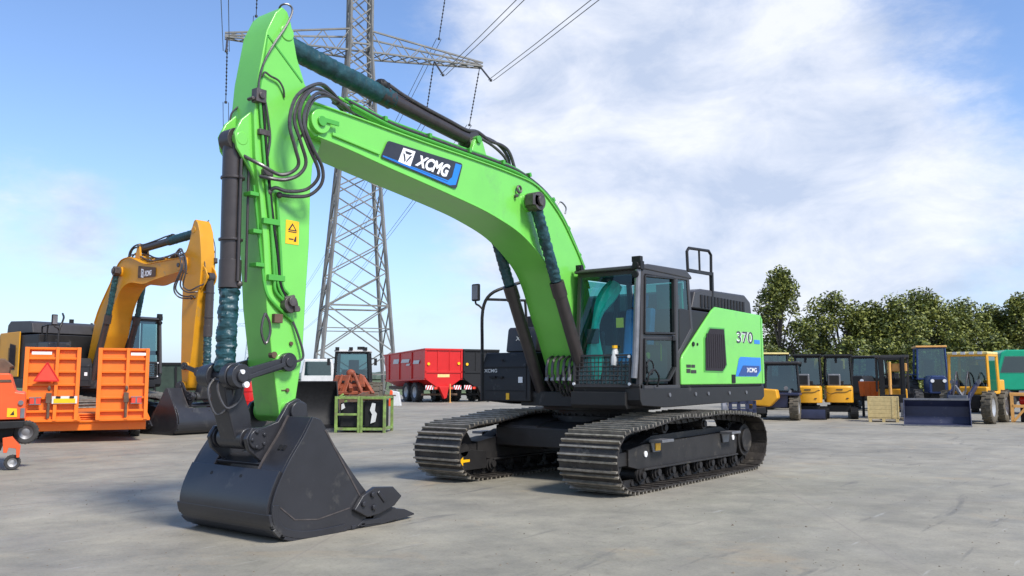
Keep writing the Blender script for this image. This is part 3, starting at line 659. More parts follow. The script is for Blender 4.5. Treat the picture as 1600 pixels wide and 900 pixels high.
    s = MB(); s.bb((.35, .50, 1.42), (.95, .66, 1.98)); s.bb((.35, 1.2, 1.42), (.9, 1.36, 1.98)); s.bb((.45, .78, 1.40), (.75, 1.08, 1.70))
    for y in (.58, 1.28): s.cyl((.85, y, 1.98), (.88, y, 2.12), .018, 8); s.blob((.88, y, 2.15), (.03, .03, .05))
    for y in (.85, 1.0): s.cyl((1.15, y, 1.40), (1.08, y, 1.75), .014, 8)
    s.bb((1.14, y0+.12, 2.0), (1.18, y0+.32, 2.22)); s.build('console', 'seat', cab, bevel=.015)
    if hero:
        s = MB(); s.prism([(-.20, 2.25), (-.15, 2.95), (-.10, 2.95), (-.15, 2.25)], .95, 1.38)
        s.tube(spline([(.9, .48, 1.5), (1.0, .50, 2.0), (.95, .56, 2.5), (.7, .70, 2.9)], 5), [.10+.04*math.sin(i*.6) for i in range(16)], 8)
        s.build('teal_sheeting', 'tealtrim', cab)
        s = MB(); s.bb((1.16, .98, 2.22), (1.17, 1.10, 2.36)); s.bb((.6, 1.38, 2.0), (.61, 1.40, 1.75)); s.build('yellow_notice', 'sticker', cab)
        s = MB(); s.tube(spline([(1.32, 1.05, 1.92), (1.33, 1.05, 1.80), (1.345, 1.04, 1.68)], 3), [.03, .045, .05, .055, .055, .05, .04], 10); s.build('hanging_bag', 'offwhite', cab)
        s = MB(); s.cyl((1.33, 1.05, 1.92), (1.33, 1.05, 1.96), .04, 10); s.build('yellow_cap', 'sticker', cab)
        s = MB(); s.tube([(.55, 1.30, 2.02), (.50, 1.31, 1.70)], .02, 8); s.cyl((.98, 1.37, 1.82), (.98, 1.395, 1.82), .045, 12); s.build('orange_strap', 'yellow2', cab)
        s = MB(); s.bb((.0, 1.36, 2.50), (.05, 1.40, 2.75)); s.build('red_hammer', 'redsign', cab)
    # ---------------- roof rail behind the cab
    h = MB(); R_ = [(-.55, 3.18), (-.53, 3.50), (-.60, 3.56), (-1.33, 3.60), (-1.42, 3.54), (-1.41, 3.20)]
    h.tube([(a, 1.28, b) for a, b in R_], .025, 8); h.beam((-.55, 1.28, 3.20), (-1.41, 1.28, 3.22), .05, .05); h.cyl((-.98, 1.28, 3.2), (-.97, 1.28, 3.58), .018, 8); h.beam((-1.42, 1.28, 3.25), (-1.42, 1.28, 2.62), .055, .055)
    h.build('handrail', 'charcoal2', rt)
    # ---------------- right-hand boxes
    t = MB(); t.prism([(1.22, 1.14), (1.22, 1.72), (1.14, 1.90), (.1, 1.92), (.1, 1.14)], -1.46, -.52); tb = t.build('tool_box', 'charcoal2', rt, bevel=.02)
    t = MB(); t.bb((1.222, -1.40, 1.30), (1.228, -.60, 1.315)); t.bb((1.222, -1.44, 1.66), (1.228, -.54, 1.68)); t.bb((1.222, -.60, 1.18), (1.228, -.585, 1.72)); t.build('lid_seam', 'black', tb)
    t = MB(); t.bb((1.223, -.74, 1.43), (1.23, -.66, 1.52)); t.build('white_label', 'white', tb)
    t = MB(); t.bb((1.223, -.98, 1.17), (1.23, -.92, 1.27)); t.build('yellow_label', 'sticker', tb)
    t = MB(); t.cyl((1.22, -1.05, 1.78), (1.235, -1.05, 1.78), .02, 8); t.bb((1.223, -1.30, 1.50), (1.25, -1.18, 1.535)); t.bb((1.223, -1.12, 1.50), (1.25, -1.04, 1.53)); t.build('latch', 'black', tb)
    t = MB(); put_text(t, 'XCMG', (1.226, -1.42, 1.645), (1.226, -1.16, 1.645), (1.226, -1.16, 1.59), (1.226, -1.42, 1.59)); t.build('lettering', 'offwhite', tb)
    t = MB(); t.prism([(.68, 1.92), (.62, 2.30), (.58, 2.33), (-.9, 2.35), (-.9, 1.92)], -1.42, -.80); tk = t.build('fuel_tank', 'charcoal', rt, bevel=.03)
    t = MB(); put_text(t, 'XCMG', (.652, -1.22, 2.18), (.652, -.90, 2.18), (.664, -.90, 2.11), (.664, -1.22, 2.11)); t.build('lettering', 'offwhite', tk)
    # rails and right mirror
    t = MB(); t.tube(spline([(1.22, -1.47, 1.15), (1.22, -1.47, 2.0), (1.21, -1.47, 2.58), (1.15, -1.36, 2.84), (.9, -1.2, 2.98), (.55, -1.05, 3.10)], 4), .026, 8); t.tube([(1.19, -1.40, 2.76), (.3, -1.30, 2.80), (-.1, -1.2, 2.78)], .022, 8); t.tube(spline([(-.1, -1.2, 2.78), (-.3, -1.15, 2.75), (-.32, -1.12, 2.40)], 3), .022, 8); t.tube([(.3, -1.30, 2.80), (.25, -1.30, 2.38)], .022, 8)
    t.tube(spline([(1.21, -1.47, 2.60), (1.24, -1.52, 2.66), (1.23, -1.60, 2.70), (1.22, -1.61, 2.78)], 3), .016, 8)
    hr = t.build('mirror_rail', 'charcoal2', rt)
    t = MB(); t.bb((1.19, -1.68, 2.74), (1.25, -1.53, 3.02)); t.build('mirror', 'black', hr, bevel=.02)
    t = MB(); t.bb((1.252, -1.665, 2.765), (1.257, -1.545, 2.995)); t.build('mirror_glass', 'steel', hr)
    # swivel hoses under the boom foot
    t = MB()
    for k in range(5):
        y = -.10+.10*k; t.tube(spline([(1.22, y, 1.32), (1.38, y+.01, 1.5), (1.34, y, 1.75), (1.15, y-.02, 1.82), (1.02, y-.03, 1.7)], 5), .022, 7)
    for k in range(6): y = .05+.06*k; t.tube(spline([(1.1, y, 1.2), (1.25, y, 1.35), (1.2, y+.02, 1.6), (.9, y, 1.8)], 4), .016, 6)
    t.build('hydraulic_hose', 'hose', rt)
    t = MB()
    for k in range(5): y = -.10+.10*k; t.cyl((1.39, y+.01, 1.46), (1.36, y+.01, 1.55), .03, 8)
    t.build('hose_fitting', 'steel', rt)

    # ---------------- boom
    W = .30
    b = MB(); b.prism(BOOM, -W+.015, W-.015)
    lo = sp2([(1.02, 1.5), (1.21, 1.88), (1.33, 2.12), (1.50, 2.42), (1.67, 2.76), (1.81, 2.97), (2.00, 3.15), (2.31, 3.35), (2.65, 3.50), (3.11, 3.62), (3.54, 3.70), (4.35, 3.81), (5.06, 3.90), (5.64, 3.98), (6.1, 4.03)], 4)
    hi = sp2([(6.2, 4.405), (5.5, 4.385), (4.5, 4.345), (3.6, 4.325), (2.74, 4.29), (2.13, 4.215), (1.61, 3.915), (1.265, 3.575), (.975, 3.22), (.785, 2.86)], 4)
    b.ribbon(lo, -W-.01, W+.01, .022); b.ribbon(hi, -W-.01, W+.01, .022)
    b.cyl((6.08, -W-.035, 4.20), (6.08, W+.035, 4.20), .13, 24)
    b.cyl((2.38, -W-.06, 3.93), (2.38, W+.06, 3.93), .13, 20)
    b.prism([(3.45, 4.30), (3.35, 4.62), (3.27, 4.72), (3.17, 4.66), (3.0, 4.30)], -.14, -.08); b.prism([(3.45, 4.30), (3.35, 4.62), (3.27, 4.72), (3.17, 4.66), (3.0, 4.30)], .08, .14)
    b.prism([(5.2, 4.02), (5.9, 4.09), (5.9, 4.13), (5.2, 4.06)], W-.01, W+.012)
    bo = b.build('boom', body, rt, bevel=.01, sharp=30)
    t = MB(); t.cyl((6.08, -W-.06, 4.20), (6.08, W+.06, 4.20), .055, 16); t.box((5.98, W+.045, 4.22), (.26, .02, .05)); t.cyl((3.27, -.17, 4.66), (3.27, .17, 4.66), .05, 12); t.build('boom_pin', body2 if hero else 'pin', bo, bevel=.004)
    # decal, on both flanks
    for s in (1, -1):
        y = s*(W+.002)
        if s > 0: TL, TR, BR, BL = (5.08, y, 4.22), (3.76, y, 4.21), (3.88, y, 3.86), (5.19, y, 4.00)
        else: TL, TR, BR, BL = (3.78, y, 4.21), (5.06, y, 4.22), (5.06, y, 3.98), (3.78, y, 3.88)
        up = lambda q, d: (q[0], q[1]+s*d, q[2])
        A = [up(q, 0) for q in (TL, TR, BR, BL)]; d = MB(); quadpatch(d, *A, rrect(0, 0, 1, 1, .03, .12)); d1 = d.build('logo_decal', 'logoblack' if hero else 'brown', bo)
        if hero:
            A = [up(q, .0015) for q in (TL, TR, BR, BL)]; d = MB(); quadpatch(d, *A, [(.02, .08), (.90, .04), (.975, .14), (.985, .93), (.90, .93), (.90, .36), (.86, .19), (.015, .15)]); d.build('blue_edge', 'logoblue', d1)
            A = [up(q, .002) for q in (TL, TR, BR, BL)]; d = MB(); quadpatch(d, *A, [(.02, .12), (.86, .12), (.86, .145), (.02, .13)]); d.build('navy_line', 'navy', d1)
        A = [up(q, .003) for q in (TL, TR, BR, BL)]; d = MB(); d2 = MB(); emblem(d, d2, *A, .20, .355, (0, s, 0))
        put_text(d, 'XCMG', *A, shear=.18, bold=.045, rect=(.40, .27, .84, .80)); d.build('lettering', 'white', d1); d2.build('emblem_mark', 'logoblack', d1)
    # pipes along the boom; dark tubes and darker green imitate shade between them
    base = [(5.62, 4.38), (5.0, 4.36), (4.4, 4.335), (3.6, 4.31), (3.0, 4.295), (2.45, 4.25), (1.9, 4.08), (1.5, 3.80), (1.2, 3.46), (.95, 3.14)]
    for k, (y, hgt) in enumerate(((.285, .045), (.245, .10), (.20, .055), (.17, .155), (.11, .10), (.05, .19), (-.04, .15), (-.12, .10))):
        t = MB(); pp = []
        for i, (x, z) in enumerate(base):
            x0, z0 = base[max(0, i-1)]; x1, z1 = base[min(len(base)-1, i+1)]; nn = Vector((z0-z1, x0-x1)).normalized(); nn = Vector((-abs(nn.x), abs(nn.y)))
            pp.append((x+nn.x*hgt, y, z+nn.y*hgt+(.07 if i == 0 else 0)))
        t.tube(spline(pp, 5), .020, 8); t.build('hydraulic_pipe' if k not in (1, 4, 6) else 'gap_shade_tube', ('hose' if k in (1, 4, 6) else (body if k % 3 else body2)) if hero else 'hose', bo)
    for x, z, a in ((5.1, 4.44, 0), (4.35, 4.41, 0), (3.6, 4.385, 0), (2.9, 4.37, 3), (2.3, 4.31, -20), (1.72, 4.05, -42), (1.33, 3.68, -50), (1.04, 3.32, -55)):
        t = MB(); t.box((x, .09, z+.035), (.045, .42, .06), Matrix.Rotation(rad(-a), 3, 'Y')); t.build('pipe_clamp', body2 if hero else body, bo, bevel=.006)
    t = MB(); ring(t, (2.60, W+.02, 4.08), .045, .016, 'y'); t.cyl((2.66, W, 3.98), (2.66, W+.03, 3.98), .025, 8); t.build('lifting_eye', 'pin', bo)
    t = MB(); t.tube(spline([(1.5, .15, 4.02), (1.40, .18, 4.12), (1.28, .2, 4.05), (1.3, .2, 3.95)], 3), .012, 6); t.build('pipe_loop', 'steel', bo)
    t = MB(); t.bb((.93, W, 2.94), (1.03, W+.05, 3.05)); t.cyl((1.03, W+.03, 2.99), (1.06, W+.03, 2.99), .045, 12); t.build('boom_lamp', 'black', bo, bevel=.006)
    # boom cylinders
    for s in (1, -1):
        y = s*.42
        a, m_, e = Vector((2.38, y, 3.93)), Vector((1.86, y, 2.86)), Vector((1.02, y, 1.22))
        t = MB(); t.cyl(m_, e, .092, 20); t.cyl(m_, m_+(e-m_)*.12, .105, 20); t.cyl(e-Vector((0, .09, 0)), e+Vector((0, .09, 0)), .13, 18); bc = t.build('boom_cylinder', 'barrel', rt)
        t = sleeve([a+(m_-a)*.10, m_], .075, 44, .12, 2+s); t.build('rod_sleeve', 'sleeve', bc)
        t = MB(); t.cyl(a-Vector((0, .10, 0)), a+Vector((0, .10, 0)), .13, 20); t.cyl(a+Vector((0, s*.10, 0)), a+Vector((0, s*.14, 0)), .075, 14); t.cyl(a, a+(m_-a)*.14, .07, 14); t.box(a+Vector((.09, s*.03, .0)), (.16, .14, .15)); t.build('rod_eye', 'pin', bc, bevel=.008)
        t = MB(); o = Vector((-.10, 0, .02)); t.tube([m_+(e-m_)*.1+o, m_+(e-m_)*.95+o], .016, 6); t.build('cylinder_pipe', 'barrel', bc)
    # ---------------- arm
    AW = .20; a = MB(); a.prism(ARM, -AW, AW)
    for s in (1, -1):
        a.prism([(6.76, 4.22), (6.93, 4.05), (7.00, 3.90), (6.97, 3.76), (6.80, 3.55), (6.70, 3.4), (6.66, 4.2)], s*.11, s*.15)
    a.cyl((6.08, -AW-.03, 4.20), (6.08, AW+.03, 4.20), .17, 24); a.cyl((6.29, -AW-.05, 1.17), (6.29, AW+.05, 1.17), .115, 20); a.cyl((6.40, -AW-.04, 1.66), (6.40, AW+.04, 1.66), .10, 18)
    a.cyl((6.45, -AW-.012, 5.08), (6.45, AW+.012, 5.08), .085, 20); a.cyl((6.915, -.155, 3.86), (6.915, .155, 3.86), .07, 18)
    am = a.build('arm', body, rt, bevel=.012, sharp=30)
    t = MB(); t.beam((6.69, AW+.004, 4.98), (6.24, AW+.004, 4.61), .006, .018); t.beam((6.69, AW+.004, 4.98), (6.76, AW+.004, 4.4), .006, .012); t.build('weld_seam', body2 if hero else 'brown', am)
    t = MB(); t.bb((6.235, AW+.001, 2.87), (6.40, AW+.004, 3.115)); st = t.build('warning_sticker', 'sticker', am)
    t = MB(); y = AW+.006
    t.add([(6.318, y, 3.09), (6.375, y, 3.01), (6.26, y, 3.01)], [(0, 1, 2)]); t.add([(6.37, y, 3.002), (6.265, y, 3.002), (6.265, y, 2.992), (6.37, y, 2.992)], [(0, 1, 2, 3)]); t.add([(6.36, y, 2.915), (6.30, y, 2.915), (6.30, y, 2.928), (6.36, y, 2.928)], [(0, 1, 2, 3)]); t.add([(6.30, y, 2.90), (6.265, y, 2.90), (6.265, y, 2.96), (6.28, y, 2.95)], [(0, 1, 2, 3)])
    t.build('sticker_symbol', 'stickerblack', st)
    t = MB(); t.add([(6.318, y+.002, 3.065), (6.35, y+.002, 3.02), (6.285, y+.002, 3.02)], [(0, 1, 2)]); t.build('sticker_triangle', 'sticker', st)
    pm = body2 if hero else 'hose'
    def hz(pts, r, m_, nm='hose', k=5, n=8): return hose(pts, r, k, n).build(nm, m_, am)
    # hose loops between boom pipes and arm
    LOOPS = [[(5.55, .12, 4.50), (5.85, .2, 4.62), (6.12, .32, 4.60), (6.47, .42, 4.36), (6.58, .45, 4.05), (6.50, .45, 3.80), (6.43, .42, 3.66), (6.48, .38, 3.57), (6.60, .33, 3.53), (6.76, .27, 3.60), (6.86, .17, 3.67), (6.90, .09, 3.72)],
             [(5.55, .05, 4.52), (6.03, .25, 4.63), (6.39, .40, 4.38), (6.53, .46, 4.10), (6.46, .48, 3.87), (6.37, .46, 3.68), (6.42, .42, 3.55), (6.55, .36, 3.48), (6.70, .30, 3.48), (6.74, .22, 3.50)],
             [(5.60, .20, 4.48), (6.15, .38, 4.52), (6.40, .45, 4.35), (6.50, .50, 4.10), (6.39, .52, 3.83), (6.25, .50, 3.64), (6.22, .46, 3.53), (6.30, .38, 3.42), (6.48, .32, 3.38), (6.60, .28, 3.40), (6.63, .22, 3.36)],
             [(5.60, .22, 4.46), (6.12, .40, 4.48), (6.36, .48, 4.32), (6.46, .52, 4.07), (6.37, .55, 3.83), (6.21, .52, 3.65), (6.18, .48, 3.49), (6.26, .40, 3.37), (6.39, .32, 3.34), (6.52, .24, 3.345)],
             [(5.55, .25, 4.42), (5.92, .34, 4.49), (6.22, .42, 4.40), (6.35, .44, 4.21), (6.33, .38, 4.04), (6.28, .22, 3.98)]]
    if not hero: LOOPS = [[(x, -y, z) for x, y, z in L_] for L_ in LOOPS]
    for i, L_ in enumerate(LOOPS): hz(L_, .019 if i < 4 else .015, 'hose')
    t = MB()
    for i in range(4): p0 = Vector(LOOPS[i][0]); t.cyl(p0, p0.lerp(Vector(LOOPS[i][1]), .45), .028, 8)
    for i in (2, 3): p0 = Vector(LOOPS[i][-1]); t.blob(p0, .035)
    t.build('hose_fitting', 'pin', am)
    hz([(6.50, .1, 5.30), (6.52, .18, 5.36), (6.46, .22, 5.38), (6.42, .24, 5.32), (6.50, .25, 5.13), (6.65, .25, 4.88), (6.75, .235, 4.66), (6.785, .22, 4.48), (6.79, .22, 4.36)], .011, 'hose', n=6)
    hz([(6.75, .22, 4.52), (6.73, .23, 4.57), (6.66, .23, 4.55), (6.56, .23, 4.53), (6.50, .23, 4.46), (6.47, .21, 4.38)], .011, 'hose', n=6)
    for o_ in (0, .035): hz([(6.775-o_, .225, 4.26), (6.74-o_, .225, 3.98), (6.70-o_, .225, 3.67), (6.655-o_, .225, 3.35), (6.60-o_, .225, 3.03), (6.54-o_, .225, 2.72), (6.50-o_, .225, 2.46), (6.45-o_, .225, 2.35), (6.37, .225, 2.25+o_)], .015, 'black' if o_ else pm, n=7, k=4)
    hz([(6.71, .225, 4.27), (6.67, .225, 4.10), (6.64, .225, 3.91), (6.66, .22, 3.72)], .012, 'hose', n=6)
    hz([(6.745, .13, 3.42), (6.70, .14, 3.08), (6.65, .16, 2.67), (6.62, .20, 2.37), (6.53, .222, 2.24), (6.30, .222, 2.08)], .017, pm, 'arm_pipe')
    hz([(6.30, .222, 2.08), (6.25, .24, 1.96), (6.19, .25, 1.80), (6.19, .26, 1.70), (6.30, .27, 1.66)], .013, 'hose', n=6)
    hz([(6.64, .222, 3.35), (6.58, .222, 2.91), (6.54, .222, 2.52), (6.52, .222, 2.37), (6.42, .222, 2.28)], .016, pm, 'arm_pipe')
    hz([(6.54, .222, 3.37), (6.52, .222, 3.18), (6.47, .222, 2.73), (6.44, .222, 2.44), (6.36, .222, 2.35)], .016, pm, 'arm_pipe')
    hose([(6.64, .21, 2.14), (6.69, .222, 2.05)] and [(6.63, .215, 2.14), (6.665, .222, 2.05), (6.67, .222, 1.94), (6.62, .222, 1.84), (6.57, .222, 1.94), (6.58, .222, 2.05), (6.625, .215, 2.14)], .013, 5, 6).build('hose', 'hose', am)
    hz([(6.80, -.10, 4.26), (6.86, -.12, 4.18), (6.87, -.13, 4.08), (6.83, -.15, 4.01)], .011, 'hose', n=6)
    for (x, z, dx) in ((6.60, 3.06, .20), (6.52, 2.50, .20), (6.72, 3.95, .12), (6.66, 3.55, .12)):
        t = MB(); t.bb((x-dx/2, AW, z-.03), (x+dx/2, AW+.045, z+.03)); t.build('pipe_clamp', pm if x < 6.65 else 'pin', am, bevel=.006)
    t = MB()
    for z in (3.32, 2.95, 2.62): t.bb((6.60+(z-2.3)*.13, .08, z-.02), (6.70+(z-2.3)*.13, .20, z+.02))
    t.build('pipe_clamp', pm, am, bevel=.004)
    t = MB(); t.bb((6.72, .17, 4.24), (6.84, .26, 4.38)); t.cyl((6.78, .25, 4.31), (6.78, .28, 4.31), .035, 10); t.cyl((6.86, .15, 4.27), (6.86, .24, 4.27), .02, 8); t.build('valve', 'pin', am, bevel=.01)
    t = MB(); t.cyl((6.36, .20, 2.24), (6.36, .28, 2.24), .085, 14); t.cyl((6.36, .28, 2.27), (6.36, .31, 2.27), .05, 10); t.bb((6.28, .21, 2.17), (6.34, .31, 2.23)); t.cyl((6.30, .24, 2.33), (6.42, .24, 2.30), .02, 8); t.cyl((6.27, .25, 2.20), (6.24, .25, 2.20), .025, 8); t.build('shut_off_valve', 'pin', am, bevel=.006)
    t = MB(); t.bb((6.44, .20, 2.05), (6.54, .25, 2.14)); t.cyl((6.50, .15, 1.73), (6.50, .215, 1.73), .035, 10); t.cyl((6.30, AW, 1.85), (6.30, AW+.02, 1.85), .022, 8); t.cyl((6.33, AW, 1.38), (6.33, AW+.02, 1.38), .022, 8); t.bb((6.33, AW, 1.375), (6.40, AW+.01, 1.385)); t.build('bolt_boss', 'brown', am, bevel=.004)
    # arm cylinder on top of the boom
    a_, e_ = Vector((6.42, 0, 5.05)), Vector((3.27, 0, 4.67)); d = (e_-a_); m_ = a_+d*.50
    t = MB(); t.cyl(m_-d*.02, e_-d*.03, .095, 22); t.cyl(m_-d*.03, m_+d*.03, .115, 22); t.cyl(e_-Vector((0, .09, 0)), e_+Vector((0, .09, 0)), .12, 18); t.cyl(a_+Vector((0, -.13, 0)), a_+Vector((0, .13, 0)), .1, 16)
    ac = t.build('arm_cylinder', 'barrel', rt)
    t = sleeve([a_+d*.03, m_+d*.04], .112, 50, .05, 5); t.build('rod_sleeve', 'sleeve', ac)
    for pts, r_ in (([(4.95, -.02, 4.97), (4.86, .05, 5.0), (4.64, .08, 4.93), (4.25, .09, 4.86), (3.77, .09, 4.80), (3.45, .09, 4.76), (3.19, .06, 4.80), (2.92, .05, 4.74), (2.63, .05, 4.73), (2.46, .05, 4.65), (2.32, .05, 4.40)], .024), ([(3.26, .0, 4.76), (3.05, .05, 4.72), (2.84, .10, 4.64), (2.65, .12, 4.53), (2.6, .12, 4.38)], .02), ([(4.9, -.08, 4.98), (4.6, -.05, 4.96), (4.2, -.05, 4.89), (3.4, -.05, 4.78), (3.1, -.02, 4.80), (2.7, 0, 4.76), (2.45, 0, 4.62), (2.38, 0, 4.40)], .022)):
        hose(pts, r_, 5).build('hose', 'hose', ac)
    t = MB(); t.blob((4.93, .02, 4.97), (.10, .10, .08)); t.bb((4.85, -.08, 4.93), (4.98, .10, 5.01)); t.build('hose_fitting', 'black', ac, bevel=.01)
    # bucket cylinder in front of the arm
    a_, m_, e_ = Vector((6.915, 0, 3.86)), Vector((6.90, 0, 2.38)), Vector((6.92, 0, 1.54))
    t = MB(); t.cyl(a_-Vector((0, 0, .02)), m_, .098, 24); t.cyl(m_+Vector((0, 0, .28)), m_, .108, 24); t.cyl(a_-Vector((0, .08, 0)), a_+Vector((0, .08, 0)), .12, 18)
    t.tube([(6.90, .125, 3.66), (6.895, .125, 2.44)], .016, 8); t.tube([(6.80, .11, 3.70), (6.80, .12, 2.44)], .014, 8)
    for z in (3.48, 2.86): t.cyl((6.905, 0, z-.012), (6.905, 0, z+.012), .118, 20)
    t.beam((6.905, -.16, 3.48), (6.905, .15, 3.48), .03, .03)
    bc = t.build('bucket_cylinder', 'barrel', rt, bevel=.004)
    t = sleeve([m_, e_+Vector((0, 0, .02))], .088, 60, .13, 9); t.build('rod_sleeve', 'sleeve', bc)
    t = MB(); t.blob((6.86, .10, 2.42), .035); t.blob((6.87, .06, 3.70), (.05, .07, .03)); t.build('hose_fitting', 'pin', bc)
    # linkage
    for s in (1, -1):
        t = MB(); y = s*.255; P0, P1 = Vector((6.38, y, 1.66)), Vector((6.93, y, 1.52))
        t.beam(P0, P1, .05, .11); t.cyl(P0-Vector((0, .045, 0)), P0+Vector((0, .045, 0)), .095, 20); t.cyl(P1-Vector((0, .045, 0)), P1+Vector((0, .045, 0)), .115, 20); t.cyl(P0+Vector((0, s*.045, 0)), P0+Vector((0, s*.06, 0)), .05, 12)
        t.beam(P0+Vector((.05, s*.035, -.02)), P1+Vector((-.05, s*.035, -.02)), .03, .045)
        t.build('link_arm', 'charcoal', rt, bevel=.012)
    t = MB(); t.cyl((6.93, -.33, 1.52), (6.93, .33, 1.52), .065, 18); t.cyl((6.93, -.20, 1.52), (6.93, -.10, 1.52), .13, 20); t.cyl((6.93, .10, 1.52), (6.93, .20, 1.52), .13, 20)
    t.prism([(6.84, 1.50), (7.02, 1.50), (6.96, 1.2), (6.86, .90), (6.66, .90), (6.70, 1.15)], -.13, .13)
    t.cyl((6.76, -.20, .92), (6.76, .20, .92), .105, 22); t.cyl((6.76, -.33, .92), (6.76, .33, .92), .06, 16); t.build('bucket_link', 'charcoal', rt, bevel=.015)
    hose([(6.92, .05, 1.56), (7.06, .10, 1.42), (7.0, .16, 1.22), (6.86, .18, 1.30), (6.84, .20, 1.50)], .012, 5, 6).build('grease_hose', 'hose', rt)
    hose([(6.92, -.05, 1.56), (7.08, -.02, 1.40), (7.03, .04, 1.16), (6.92, .10, 1.25), (6.90, .16, 1.48)], .012, 5, 6).build('grease_hose', 'hose', rt)
    t = MB(); t.cyl((6.90, .30, 1.44), (6.90, .335, 1.44), .03, 10); t.cyl((6.95, .31, 1.56), (6.95, .34, 1.56), .022, 10); t.build('grease_cap', 'white', rt)
    # ---------------- bucket
    bw = .74; b = MB()
    for s in (1, -1):
        b.prism(BKT+BOPEN[:-1], s*(bw-.035), s*bw)
        b.prism([p for p in BKT[:14]]+[(6.70, .45), (6.52, .68), (6.36, 1.0), (6.38, 1.10)], s*.36, s*(bw-.036))      # raised shoulder
        # strips of wear plate round the heel
        b.ribbon(BKT[14:34], s*bw, s*(bw+.012), -.07)
        for p in BKT[20:36]: b.box((p[0], s*(bw-.01), p[1]+.014), (.055, .04, .035))
    b.ribbon(BKT[9:], -bw+.03, bw-.03, .03)
    b.ribbon(sp2([(6.74, .69), (6.55, .76), (6.35, .74), (6.2, .70)], 3), -.37, .37, .03)
    for (i0, i1) in ((16, 19), (20, 23), (24, 28)):
        b.ribbon(BKT[i0:i1+1], -bw-.008, bw+.008, .032)
    b.prism([(5.52, .02), (5.52, .07), (5.75, .09), (5.85, .03)], -bw-.01, bw+.01)
    for y in (-.42, 0, .42): b.bb((6.0, y-.09, -.004), (6.5, y+.09, .01))
    bk = b.build('bucket', 'charcoal', rt, bevel=.008, sharp=28)
    t = MB(); ear = [(6.29, 1.30), (6.17, 1.24), (6.15, 1.12), (6.25, .98), (6.42, .78), (6.70, .70), (6.85, .82), (6.885, .93), (6.82, 1.03), (6.68, 1.03), (6.52, 1.08), (6.40, 1.25)]
    for s in (1, -1):
        t.prism(ear, s*.27, s*.325); t.cyl((6.29, s*.26, 1.17), (6.29, s*.36, 1.17), .10, 20); t.cyl((6.76, s*.25, .92), (6.76, s*.35, .92), .10, 20)
        for k in range(5):
            an = k*1.256; t.cyl((6.76+.075*math.cos(an), s*.34, .92+.075*math.sin(an)), (6.76+.075*math.cos(an), s*.37, .92+.075*math.sin(an)), .022, 6)
    t.build('hinge_plate', 'charcoal', bk, bevel=.012)
    t = MB()
    for y in (.36, -.36): t.tube([(p[0]+.002, y, p[1]+.004) for p in BKT[0:10]], .012, 5)
    for s in (1, -1):
        t.beam((6.28, s*(bw+.002), 1.0), (5.66, s*(bw+.002), .10), .005, .016)
    t.beam((6.79, bw+.003, .32), (6.62, bw+.003, .19), .004, .012); t.beam((6.62, bw+.003, .19), (6.35, bw+.003, .16), .004, .012); t.beam((6.35, bw+.003, .16), (5.95, bw+.003, .22), .004, .012)
    t.build('weld_line', 'pin', bk)
    for s in (1, -1):
        t = MB(); t.prism([(5.93, .20), (5.82, .33), (5.66, .40), (5.40, .38), (5.27, .27), (5.38, .18), (5.60, .12), (5.75, .11)], s*(bw+.005), s*(bw+.055))
        for x, z in ((5.82, .25), (5.70, .33), (5.68, .20)): t.cyl((x, s*(bw+.05), z), (x, s*(bw+.085), z), .03, 8)
        t.beam((5.62, s*(bw+.055), .35), (5.52, s*(bw+.055), .24), .03, .04)
        t.build('side_cutter', 'charcoal', bk, bevel=.012)
    for y in (-.66, -.33, 0, .33, .66):
        t = MB(); t.prism([(5.74, .0), (5.74, .13), (5.45, .18), (5.30, .15), (5.28, .02), (5.5, -.0)], y-.08, y+.08); t.build('tooth_adapter', 'charcoal', bk, bevel=.012)
        t = MB(); vs = []
        for x, hw, z0, z1 in ((5.34, .065, .01, .145), (5.15, .055, .02, .115), (4.99, .045, .035, .05)): vs += [(x, y-hw, z0), (x, y+hw, z0), (x, y+hw, z1), (x, y-hw, z1)]
        t.add(vs, [(0, 1, 2, 3), (8, 9, 10, 11)]+[(r_*4+i, (r_+1)*4+i, (r_+1)*4+(i+1) % 4, r_*4+(i+1) % 4) for r_ in (0, 1) for i in range(4)])
        t.build('bucket_tooth', 'charcoal', bk, bevel=.006)
    t = MB(); t.bb((6.50, .55, .97), (6.56, .66, .985)) if False else None
    for (y, x, z) in ((.50, 6.62, .845), (.56, 6.62, .845)): t.box((x+.005, y, z), (.05, .035, .01), Matrix.Rotation(rad(54), 3, 'Y'))
    for y in (-.30, .18): t.cyl((6.80, y, .56), (6.83, y, .57), .02, 8)
    t.build('plug_mark', 'black', bk)

hero = root('crawler_excavator', 'large bright green crawler excavator with dark grey bucket resting on the concrete in front', 'excavator', (0, 0, 0))
excavator(hero, 'green', 'greendark', True)

